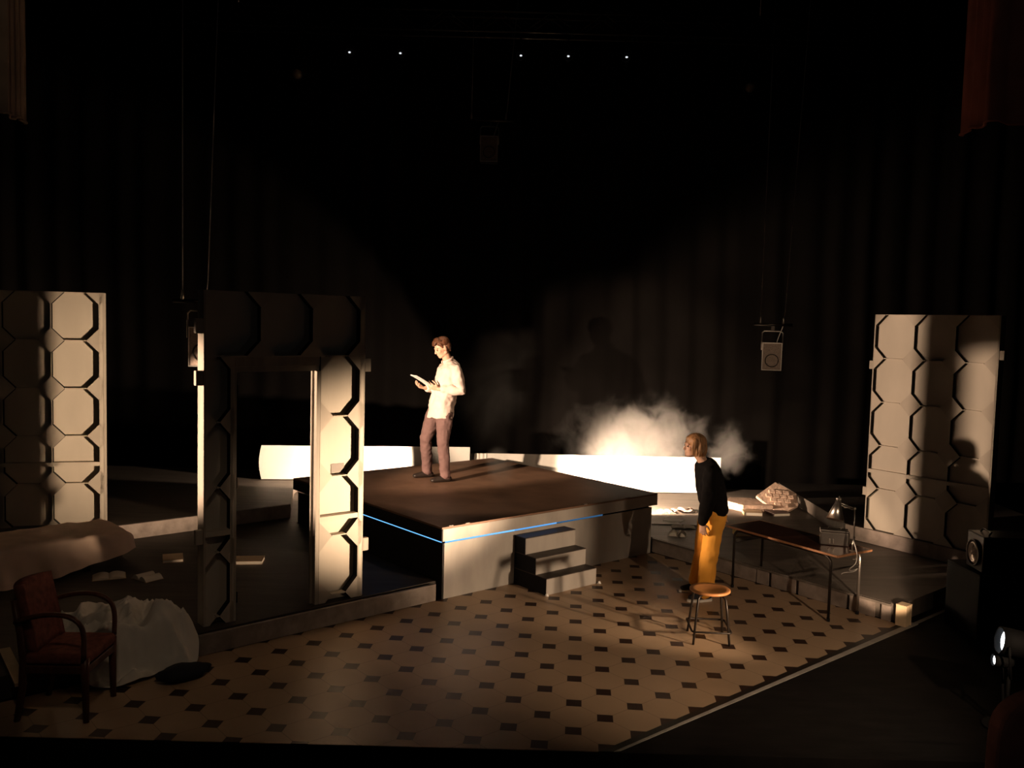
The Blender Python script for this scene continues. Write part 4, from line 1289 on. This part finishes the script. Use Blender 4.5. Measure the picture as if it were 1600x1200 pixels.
def head(bm, c, fwd, up, s=1.0):
    """skull with jaw, nose, brow, lips, ears; c = centre between the ears at eye height"""
    f = Vector(fwd).normalized(); u = Vector(up); u = (u - f * u.dot(f)).normalized(); l = u.cross(f).normalized()
    m = Matrix((f, l, u)).transposed()
    C = Vector(c)
    P = lambda a, b, d_: C + (f * a + l * b + u * d_) * s
    ball(bm, P(-0.012, 0, 0.035), (0.098 * s, 0.077 * s, 0.088 * s), 20, 14, m)
    ball(bm, P(0.030, 0, -0.030), (0.062 * s, 0.062 * s, 0.085 * s), 18, 12, m)
    ball(bm, P(0.060, 0, -0.088), (0.030 * s, 0.034 * s, 0.024 * s), 14, 10, m)         # chin
    limb(bm, [P(-0.005, 0.055, -0.055), P(0.055, 0.025, -0.085)], [0.022 * s, 0.020 * s], 8)
    limb(bm, [P(-0.005, -0.055, -0.055), P(0.055, -0.025, -0.085)], [0.022 * s, 0.020 * s], 8)
    limb(bm, [P(0.082, -0.035, 0.024), P(0.090, 0, 0.026), P(0.082, 0.035, 0.024)], 0.012 * s, 8)  # brow
    limb(bm, [P(0.088, 0, 0.012), P(0.108, 0, -0.024)], [0.009 * s, 0.013 * s], 8)        # nose
    ball(bm, P(0.102, 0, -0.030), (0.014 * s, 0.017 * s, 0.009 * s), 10, 8, m)
    limb(bm, [P(0.080, -0.020, -0.056), P(0.092, 0, -0.054), P(0.080, 0.020, -0.056)], 0.0075 * s, 8)   # lips
    limb(bm, [P(0.078, -0.018, -0.066), P(0.088, 0, -0.067), P(0.078, 0.018, -0.066)], 0.0080 * s, 8)
    for sg in (-1, 1):
        ball(bm, P(0.058, sg * 0.045, -0.022), (0.026 * s, 0.020 * s, 0.022 * s), 10, 8, m)    # cheeks
        ball(bm, P(-0.008, sg * 0.078, -0.004), (0.020 * s, 0.009 * s, 0.032 * s), 12, 8, m)  # ears
    return P, m

def add_eyes(parent_, P, m, s):
    for sg in (-1, 1):
        bm = bmesh.new(); ball(bm, P(0.0835, sg * 0.031, 0.002), (0.008 * s, 0.011 * s, 0.0065 * s), 10, 8, m)
        obj('eye', bm, M_eye, parent_, smooth=True)

# ---- man on the podium
MAN_H = Vector((-0.905, -0.425, 0)).normalized()
mn = thing('person', 'man in a pale untucked shirt standing on the podium, reading a sheaf of paper', 'person', (-0.862, 10.93, 0.736), math.atan2(MAN_H.y, MAN_H.x))
# local axes: x forward, y left
kL, kR = Vector((0.02, 0.105, 0.50)), Vector((0.155, -0.15, 0.52))
aL, aR = Vector((-0.02, 0.10, 0.085)), Vector((0.085, -0.27, 0.085))
hL, hR = Vector((0.0, 0.09, 0.90)), Vector((0.05, -0.085, 0.90))
HC = Vector((0.015, 0.0, 1.665))
hf = Vector((math.cos(R(-24)), 0, math.sin(R(-24)))); hu = Vector((math.sin(R(24)), 0, math.cos(R(24))))
shL, shR = Vector((-0.110, 0.172, 1.398)), Vector((-0.070, -0.172, 1.398))
elL, elR = Vector((-0.145, 0.26, 1.15)), Vector((-0.06, -0.27, 1.15))
wrL, wrR = Vector((0.105, 0.125, 1.165)), Vector((0.20, -0.09, 1.16))
bm = bmesh.new()
P, hm = head(bm, HC, hf, hu, 1.0)
limb(bm, [(-0.075, 0, 1.46), (-0.045, 0, 1.54), (-0.015, 0, 1.62)], [0.062, 0.056, 0.058], 14)
for st_ in ((-0.07, 1.44, 0.10, 0.16), (-0.05, 1.28, 0.105, 0.15), (-0.02, 1.10, 0.095, 0.135), (0.01, 0.95, 0.095, 0.145)):
    pass
tube(bm, [(-0.085, 0, 1.47), (-0.085, 0, 1.40), (-0.055, 0, 1.25), (-0.015, 0, 1.08), (0.015, 0, 0.95), (0.02, 0, 0.86)],
     [(0.07, 0.10), (0.155, 0.10), (0.15, 0.105), (0.13, 0.09), (0.145, 0.095), (0.14, 0.09)], 18, ref=(0, 1, 0))
for s_, e_, w_ in ((shL, elL, wrL), (shR, elR, wrR)):
    limb(bm, [s_, s_.lerp(e_, 0.5), e_, e_.lerp(w_, 0.4), w_], [0.048, 0.043, 0.036, 0.036, 0.025], 12)
for h_, k_, a_ in ((hL, kL, aL), (hR, kR, aR)):
    limb(bm, [h_, h_.lerp(k_, 0.5), k_, k_.lerp(a_, 0.35), a_], [0.075, 0.066, 0.048, 0.048, 0.032], 12)
    ft = a_ + Vector((0.04, 0, -0.05)); limb(bm, [a_ + Vector((-0.03, 0, -0.045)), a_ + Vector((0.13, 0, -0.055))], [0.028, 0.024], 10)
PAPER_D = Vector((0.84, 0.0, 0.52)).normalized()
hand(bm, wrL, (0.85, -0.30, 0.30), (-0.20, -0.75, 0.35), -1, curl=38, thumb_in=15)
hand(bm, wrR, (0.95, 0.10, 0.20), (-0.25, 0.25, 0.95), 1, curl=40, thumb_in=20)
o = obj('body', bm, M_skin, mn); remesh_mod(o, 0.0058, 4)
add_eyes(mn, P, hm, 1.0)
bm = bmesh.new()   # hair: cap swept forward
ball(bm, P(-0.022, 0, 0.060), (0.100, 0.083, 0.082), 20, 14, hm)
ball(bm, P(-0.060, 0, 0.005), (0.058, 0.076, 0.070), 16, 12, hm)
limb(bm, [P(0.03, 0, 0.118), P(0.075, 0.01, 0.100), P(0.098, 0.015, 0.078)], [(0.060, 0.035), (0.050, 0.026), (0.040, 0.014)], 12, ref=tuple(hm @ Vector((0, 1, 0))))
for sg in (-1, 1):
    limb(bm, [P(0.03, sg * 0.066, 0.06), P(0.015, sg * 0.074, 0.015)], [0.022, 0.012], 8)
limb(bm, [P(-0.075, 0, -0.02), P(-0.078, 0, -0.07)], [(0.055, 0.022), (0.040, 0.012)], 10, ref=tuple(hm @ Vector((0, 1, 0))))
for i in range(26):
    a = random.uniform(-1, 1); b_ = random.uniform(-0.07, 0.07)
    p0 = P(-0.02 + 0.07 * a, b_, 0.132 - 0.03 * abs(a) - 4.5 * b_ * b_); limb(bm, [p0, p0 + (hm @ Vector((0.03, random.uniform(-0.015, 0.015), 0.006)))], [0.010, 0.005], 6)
bmesh_hair = obj('hair', bm, M_hair_brown, mn); remesh_mod(bmesh_hair, 0.006, 3)
# remove hair from the face: it sits back of the forehead by construction
bm = bmesh.new()   # shirt
tube(bm, [(-0.080, 0, 1.505), (-0.090, 0, 1.465), (-0.092, 0, 1.40), (-0.062, 0, 1.27), (-0.02, 0, 1.08), (0.012, 0, 0.94), (0.015, 0.0, 0.80)],
     [(0.085, 0.080), (0.165, 0.108), (0.208, 0.140), (0.205, 0.158), (0.190, 0.150), (0.195, 0.152), (0.198, 0.155)], 24, ref=(0, 1, 0))
for s_, e_, w_ in ((shL, elL, wrL), (shR, elR, wrR)):
    cu = e_.lerp(w_, 0.80)
    limb(bm, [s_, s_.lerp(e_, 0.5), e_ + Vector((-0.005, 0, 0)), e_.lerp(w_, 0.4), cu], [0.072, 0.076, 0.070, 0.063, 0.050], 14)
limb(bm, [(0.135, -0.03, 0.95), (0.165, -0.035, 0.80)], [(0.10, 0.02), (0.06, 0.014)], 12, ref=(0, 1, 0))
for k in range(9):   # folds at elbow and waist
    z = 0.92 + 0.055 * k
    tube(bm, bez((0.09 - 0.012 * k, 0.11, z), (0.02 - 0.012 * k, 0.165, z + 0.03), (-0.06 - 0.01 * k, 0.165, z + 0.05 * (-1) ** k), (-0.11 - 0.01 * k, 0.12, z + 0.02), 6), [0.006, 0.016, 0.02, 0.021, 0.02, 0.014, 0.006], 6)
o = obj('shirt', bm, M_shirt, mn); remesh_mod(o, 0.009, 8); folds(o, 0.085, 0.030)
bm = bmesh.new()   # collar
pts = [(-0.055 + 0.070 * math.cos(a), 0.066 * math.sin(a), 1.515 - 0.028 * math.cos(a)) for a in [R(20) + R(320) * k / 20 for k in range(21)]]
tube(bm, pts, [(0.020, 0.006)] * 21, 8, ref=(0, 0, 1)); obj('collar', bm, M_shirt, mn, smooth=True)
bm = bmesh.new()   # trousers
tube(bm, [(0.012, 0, 0.98), (0.022, 0, 0.90), (0.026, 0, 0.80)], [(0.155, 0.115), (0.180, 0.130), (0.180, 0.125)], 20, ref=(0, 1, 0))
for h_, k_, a_ in ((hL, kL, aL), (hR, kR, aR)):
    limb(bm, [h_ + Vector((0, 0, -0.03)), h_.lerp(k_, 0.35), h_.lerp(k_, 0.75), k_, k_.lerp(a_, 0.4), k_.lerp(a_, 0.8), a_ + Vector((0, 0, -0.01))],
         [0.108, 0.104, 0.088, 0.077, 0.073, 0.066, 0.064], 14)
    for q in (0.70, 0.78, 0.87, 0.95):
        c_ = k_.lerp(a_, q); tube(bm, [c_ + Vector((0.058 * math.cos(t), 0.058 * math.sin(t), 0.01 * math.sin(2 * t + q * 9))) for t in [2 * math.pi * i / 12 for i in range(13)]], 0.010, 6)
o = obj('trousers', bm, M_trousers, mn); remesh_mod(o, 0.009, 4); folds(o, 0.07, 0.020)
for a_, yw in ((aL, 0), (aR, 0)):
    bm = bmesh.new(); b0 = Vector((a_.x, a_.y, 0))
    limb(bm, [b0 + Vector((-0.05, 0, 0.040)), b0 + Vector((0.06, 0, 0.042)), b0 + Vector((0.17, 0, 0.030))], [(0.040, 0.036), (0.046, 0.040), (0.040, 0.026)], 14, ref=(0, 1, 0))
    limb(bm, [b0 + Vector((-0.012, 0, 0.05)), b0 + Vector((-0.006, 0, 0.125))], [0.044, 0.046], 12)
    for v in bm.verts:
        v.co.z = max(v.co.z, 0.001)
    o = obj('shoe', bm, M_shoe, mn); remesh_mod(o, 0.006, 3)
# script held in the hands
cpt = Vector((0.26, 0.0, 1.235))
mloc = Matrix.Translation(mn.location) @ Matrix.Rotation(mn.rotation_euler.z, 4, 'Z')
sc = thing('paper_script', 'white sheaf of pages held open by the man on the podium', 'paper', mloc @ cpt, mn.rotation_euler.z)
mt = Matrix.Rotation(R(-33), 4, 'Y')
for k in range(3):
    bm = bmesh.new()
    gr = []
    for i in range(9):
        x = -0.155 + 0.31 * i / 8
        gr.append([bm.verts.new(mt @ Vector((x, -0.11 + 0.22 * j / 4, k * 0.004 + 0.010 * math.sin(i / 8 * math.pi) + 0.006 * (j / 4 - 0.5) ** 2 * k))) for j in range(5)])
    for i in range(8):
        for j in range(4):
            bm.faces.new((gr[i][j], gr[i + 1][j], gr[i + 1][j + 1], gr[i][j + 1]))
    r_ = bmesh.ops.extrude_face_region(bm, geom=bm.faces[:])
    for e in r_['geom']:
        if isinstance(e, bmesh.types.BMVert):
            e.co += mt @ Vector((0, 0, 0.0025))
    obj('page', bm, M_paper_white, sc)

# ---- woman in front of the table
WO_H = Vector((-0.985, -0.17, 0)).normalized()
wm = thing('person', 'woman in a black sweater and mustard yellow trousers standing behind the stool', 'person', (1.975, 8.75, 0.0045), math.atan2(WO_H.y, WO_H.x))
kL, kR = Vector((-0.02, 0.10, 0.46)), Vector((-0.05, -0.13, 0.46))
aL, aR = Vector((0.005, 0.10, 0.075)), Vector((-0.03, -0.21, 0.075))
hL, hR = Vector((-0.075, 0.085, 0.84)), Vector((-0.075, -0.085, 0.84))
HC = Vector((0.145, 0.0, 1.545))
hf = Vector((0.995, 0.05, 0.07)); hu = Vector((-0.07, 0, 1))
shL, shR = Vector((0.025, 0.150, 1.312)), Vector((-0.035, -0.155, 1.318))
elL, elR = Vector((0.045, 0.20, 1.06)), Vector((-0.165, -0.22, 1.10))
wrL, wrR = Vector((0.105, 0.20, 0.82)), Vector((-0.225, -0.19, 0.86))
bm = bmesh.new()
P, hm = head(bm, HC, hf, hu, 0.95)
limb(bm, [(0.02, 0, 1.36), (0.07, 0, 1.43), (0.115, 0, 1.50)], [0.055, 0.047, 0.050], 14)
tube(bm, [(0.02, 0, 1.385), (0.0, 0, 1.33), (-0.02, 0, 1.20), (-0.055, 0, 1.02), (-0.085, 0, 0.90), (-0.085, 0, 0.82)],
     [(0.06, 0.085), (0.135, 0.09), (0.13, 0.095), (0.115, 0.085), (0.14, 0.095), (0.14, 0.09)], 18, ref=(0, 1, 0))
for s_, e_, w_ in ((shL, elL, wrL), (shR, elR, wrR)):
    limb(bm, [s_, s_.lerp(e_, 0.5), e_, e_.lerp(w_, 0.4), w_], [0.042, 0.038, 0.032, 0.032, 0.022], 12)
for h_, k_, a_ in ((hL, kL, aL), (hR, kR, aR)):
    limb(bm, [h_, h_.lerp(k_, 0.5), k_, k_.lerp(a_, 0.35), a_], [0.072, 0.062, 0.044, 0.044, 0.029], 12)
    limb(bm, [a_ + Vector((-0.03, 0, -0.035)), a_ + Vector((0.11, 0, -0.045))], [0.024, 0.020], 10)
hand(bm, wrL, (-0.10, 0.0, -1.0), (-0.55, -0.8, 0.0), 1, curl=32, scale=0.92)
hand(bm, wrR, (-0.45, 0.05, -0.9), (0.3, 0.85, -0.1), -1, curl=14, scale=0.92)
o = obj('body', bm, M_skin, wm); remesh_mod(o, 0.0058, 4)
add_eyes(wm, P, hm, 0.95)
bm = bmesh.new()   # bob with fringe
ball(bm, P(-0.022, 0, 0.055), (0.108, 0.092, 0.088), 22, 14, hm)
ball(bm, P(-0.052, 0, -0.005), (0.078, 0.092, 0.098), 20, 14, hm)
for sg in (-1, 1):
    limb(bm, [P(0.02, sg * 0.074, 0.07), P(0.028, sg * 0.082, 0.0), P(0.022, sg * 0.076, -0.072)], [(0.035, 0.022), (0.038, 0.016), (0.030, 0.014)], 10, ref=tuple(hm @ Vector((1, 0, 0))))
limb(bm, [P(0.045, -0.055, 0.075), P(0.082, 0, 0.078), P(0.045, 0.055, 0.075)], [(0.030, 0.016)] * 3, 10, ref=tuple(hm @ Vector((0, 0, 1))))
limb(bm, [P(-0.07, -0.05, -0.075), P(-0.09, 0, -0.085), P(-0.07, 0.05, -0.075)], 0.028, 10)
for i in range(34):
    a = R(random.uniform(60, 300)); rr_ = 1.0
    p0 = P(-0.03 + 0.100 * math.cos(a), 0.094 * math.sin(a), random.uniform(0.0, 0.06)); p1 = P(-0.035 + 0.098 * math.cos(a), 0.095 * math.sin(a), random.uniform(-0.10, -0.06))
    limb(bm, [p0, p0.lerp(p1, 0.5) + (p0 - P(-0.03, 0, 0)) * 0.06, p1], [0.006, 0.009, 0.005], 6)
o = obj('hair', bm, M_hair_blond, wm); remesh_mod(o, 0.006, 2)
bm = bmesh.new()   # sweater
tube(bm, [(0.030, 0, 1.412), (0.018, 0, 1.375), (-0.012, 0, 1.30), (-0.045, 0, 1.16), (-0.075, 0, 1.02), (-0.105, 0, 0.91), (-0.105, 0, 0.87)],
     [(0.080, 0.072), (0.150, 0.100), (0.182, 0.124), (0.185, 0.138), (0.185, 0.136), (0.178, 0.128), (0.165, 0.118)], 24, ref=(0, 1, 0))
for s_, e_, w_ in ((shL, elL, wrL), (shR, elR, wrR)):
    cu = e_.lerp(w_, 0.93)
    limb(bm, [s_, s_.lerp(e_, 0.5), e_, e_.lerp(w_, 0.5), cu], [0.064, 0.072, 0.074, 0.070, 0.052], 14)
o = obj('sweater', bm, M_sweater, wm); remesh_mod(o, 0.009, 8); folds(o, 0.09, 0.024)
bm = bmesh.new()   # wide trousers
tube(bm, [(-0.095, 0, 0.975), (-0.090, 0, 0.90), (-0.080, 0, 0.80), (-0.068, 0, 0.74)], [(0.140, 0.105), (0.165, 0.122), (0.172, 0.128), (0.165, 0.120)], 20, ref=(0, 1, 0))
for h_, k_, a_ in ((hL, kL, aL), (hR, kR, aR)):
    b_ = Vector((a_.x + 0.005, a_.y, 0.10))
    limb(bm, [h_ + Vector((0, 0, -0.02)), h_.lerp(k_, 0.4), k_, k_.lerp(b_, 0.5), b_], [0.098, 0.098, 0.088, 0.083, 0.082], 16)
    for q in range(5):
        an = R(72 * q + 20); o1 = Vector((math.cos(an), math.sin(an), 0)) * 0.079
        limb(bm, [h_.lerp(k_, 0.8) + o1, k_.lerp(b_, 0.5) + o1 * 1.02, b_ + o1 * 1.0 + Vector((0, 0, 0.01))], [0.006, 0.014, 0.016], 6)
o = obj('trousers', bm, M_yellow_cloth, wm); remesh_mod(o, 0.009, 4); folds(o, 0.10, 0.026)
for a_ in (aL, aR):
    b0 = Vector((a_.x, a_.y, 0))
    bm = bmesh.new()
    limb(bm, [b0 + Vector((-0.04, 0, 0.052)), b0 + Vector((0.06, 0, 0.052)), b0 + Vector((0.155, 0, 0.042))], [(0.038, 0.034), (0.044, 0.034), (0.038, 0.020)], 14, ref=(0, 1, 0))
    limb(bm, [b0 + Vector((-0.008, 0, 0.06)), b0 + Vector((-0.004, 0, 0.12))], [0.040, 0.040], 12)
    for v in bm.verts:
        v.co.z = max(v.co.z, 0.024)
    sh = obj('shoe', bm, M_dark_cloth, wm); remesh_mod(sh, 0.006, 3)
    bm = bmesh.new()
    pts = []
    for k in range(24):
        t = 2 * math.pi * k / 24
        x = 0.055 + 0.135 * math.cos(t); y = 0.046 * math.sin(t) * (1.0 if math.cos(t) > -0.2 else 0.86)
        pts.append((b0.x + x, b0.y + y))
    prism(bm, pts, 0.0, 0.0235); obj('sole', bm, M_rubber, sh)

# ------------------------------------------------------------------ smoke
def smoke(name, label, loc, rad, density, scale, seed, thresh=0.42, soft=0.25, aniso=0.0):
    bm = bmesh.new()
    bmesh.ops.create_icosphere(bm, subdivisions=4, radius=1.0)
    for v in bm.verts:
        v.co *= 1.0 + 0.12 * noise.noise(v.co * 2.2 + Vector((seed, 0, 0)))
        v.co = Vector((v.co.x * rad[0], v.co.y * rad[1], v.co.z * rad[2]))
    m = bpy.data.materials.new('smoke_' + str(seed))
    m.use_nodes = True
    nt = m.node_tree; N, L = nt.nodes, nt.links
    N.remove(N['Principled BSDF'])
    vol = N.new('ShaderNodeVolumePrincipled')
    vol.inputs['Color'].default_value = (0.82, 0.80, 0.78, 1)
    vol.inputs['Anisotropy'].default_value = aniso
    L.new(vol.outputs[0], N['Material Output'].inputs['Volume'])
    tc = N.new('ShaderNodeTexCoord')
    mp = N.new('ShaderNodeMapping')
    mp.inputs['Scale'].default_value = (1 / rad[0], 1 / rad[1], 1 / rad[2])
    L.new(tc.outputs['Object'], mp.inputs[0])
    ln = N.new('ShaderNodeVectorMath'); ln.operation = 'LENGTH'; L.new(mp.outputs[0], ln.inputs[0])
    fall = N.new('ShaderNodeMapRange'); fall.interpolation_type = 'SMOOTHSTEP'
    fall.inputs[1].default_value = 0.95; fall.inputs[2].default_value = 0.15; fall.inputs[3].default_value = 0; fall.inputs[4].default_value = 1
    L.new(ln.outputs['Value'], fall.inputs[0])
    # a bit more at the bottom
    sep = N.new('ShaderNodeSeparateXYZ'); L.new(mp.outputs[0], sep.inputs[0])
    vert = N.new('ShaderNodeMapRange'); vert.inputs[1].default_value = 0.9; vert.inputs[2].default_value = -0.6; vert.inputs[3].default_value = 0.35; vert.inputs[4].default_value = 1.0
    L.new(sep.outputs[2], vert.inputs[0])
    mp2 = N.new('ShaderNodeMapping'); mp2.inputs['Location'].default_value = (seed * 3.1, seed, seed * 2)
    L.new(tc.outputs['Object'], mp2.inputs[0])
    ns = N.new('ShaderNodeTexNoise'); ns.inputs['Scale'].default_value = scale; ns.inputs['Detail'].default_value = 7; ns.inputs['Roughness'].default_value = 0.62; ns.inputs['Distortion'].default_value = 0.5
    L.new(mp2.outputs[0], ns.inputs['Vector'])
    # noise + falloff - threshold
    ad = N.new('ShaderNodeMath'); ad.operation = 'MULTIPLY_ADD'; L.new(fall.outputs[0], ad.inputs[0]); ad.inputs[1].default_value = 0.42; L.new(ns.outputs['Fac'], ad.inputs[2])
    st = N.new('ShaderNodeMapRange'); st.interpolation_type = 'SMOOTHSTEP'
    st.inputs[1].default_value = thresh + 0.2; st.inputs[2].default_value = thresh + 0.2 + soft; st.inputs[3].default_value = 0; st.inputs[4].default_value = 1
    L.new(ad.outputs[0], st.inputs[0])
    m1 = N.new('ShaderNodeMath'); m1.operation = 'MULTIPLY'; L.new(st.outputs[0], m1.inputs[0]); L.new(fall.outputs[0], m1.inputs[1])
    m2 = N.new('ShaderNodeMath'); m2.operation = 'MULTIPLY'; L.new(m1.outputs[0], m2.inputs[0]); L.new(vert.outputs[0], m2.inputs[1])
    m3 = N.new('ShaderNodeMath'); m3.operation = 'MULTIPLY'; L.new(m2.outputs[0], m3.inputs[0]); m3.inputs[1].default_value = density
    L.new(m3.outputs[0], vol.inputs['Density'])
    o = obj(name, bm, m, loc=loc)
    tag(o, label, 'smoke', kind='stuff')
    return o
smoke('smoke', 'thick cloud of lit smoke rolling above the long white screen', (1.78, 12.72, 1.08), (1.85, 0.50, 1.00), 1.5, 3.1, 3, 0.42, 0.22)
smoke('smoke', 'small curl of smoke behind the woman\'s head', (3.08, 12.25, 1.05), (0.52, 0.32, 0.62), 1.1, 3.4, 5, 0.42)
smoke('smoke', 'thin drifting haze between the man and the thick smoke cloud', (0.0, 12.85, 1.75), (1.5, 0.42, 1.6), 0.16, 1.5, 11, 0.38, 0.5)
smoke('smoke', 'faint wisp of smoke rising from the podium top', (-0.12, 10.2, 1.05), (0.32, 0.45, 0.42), 0.9, 2.8, 8)
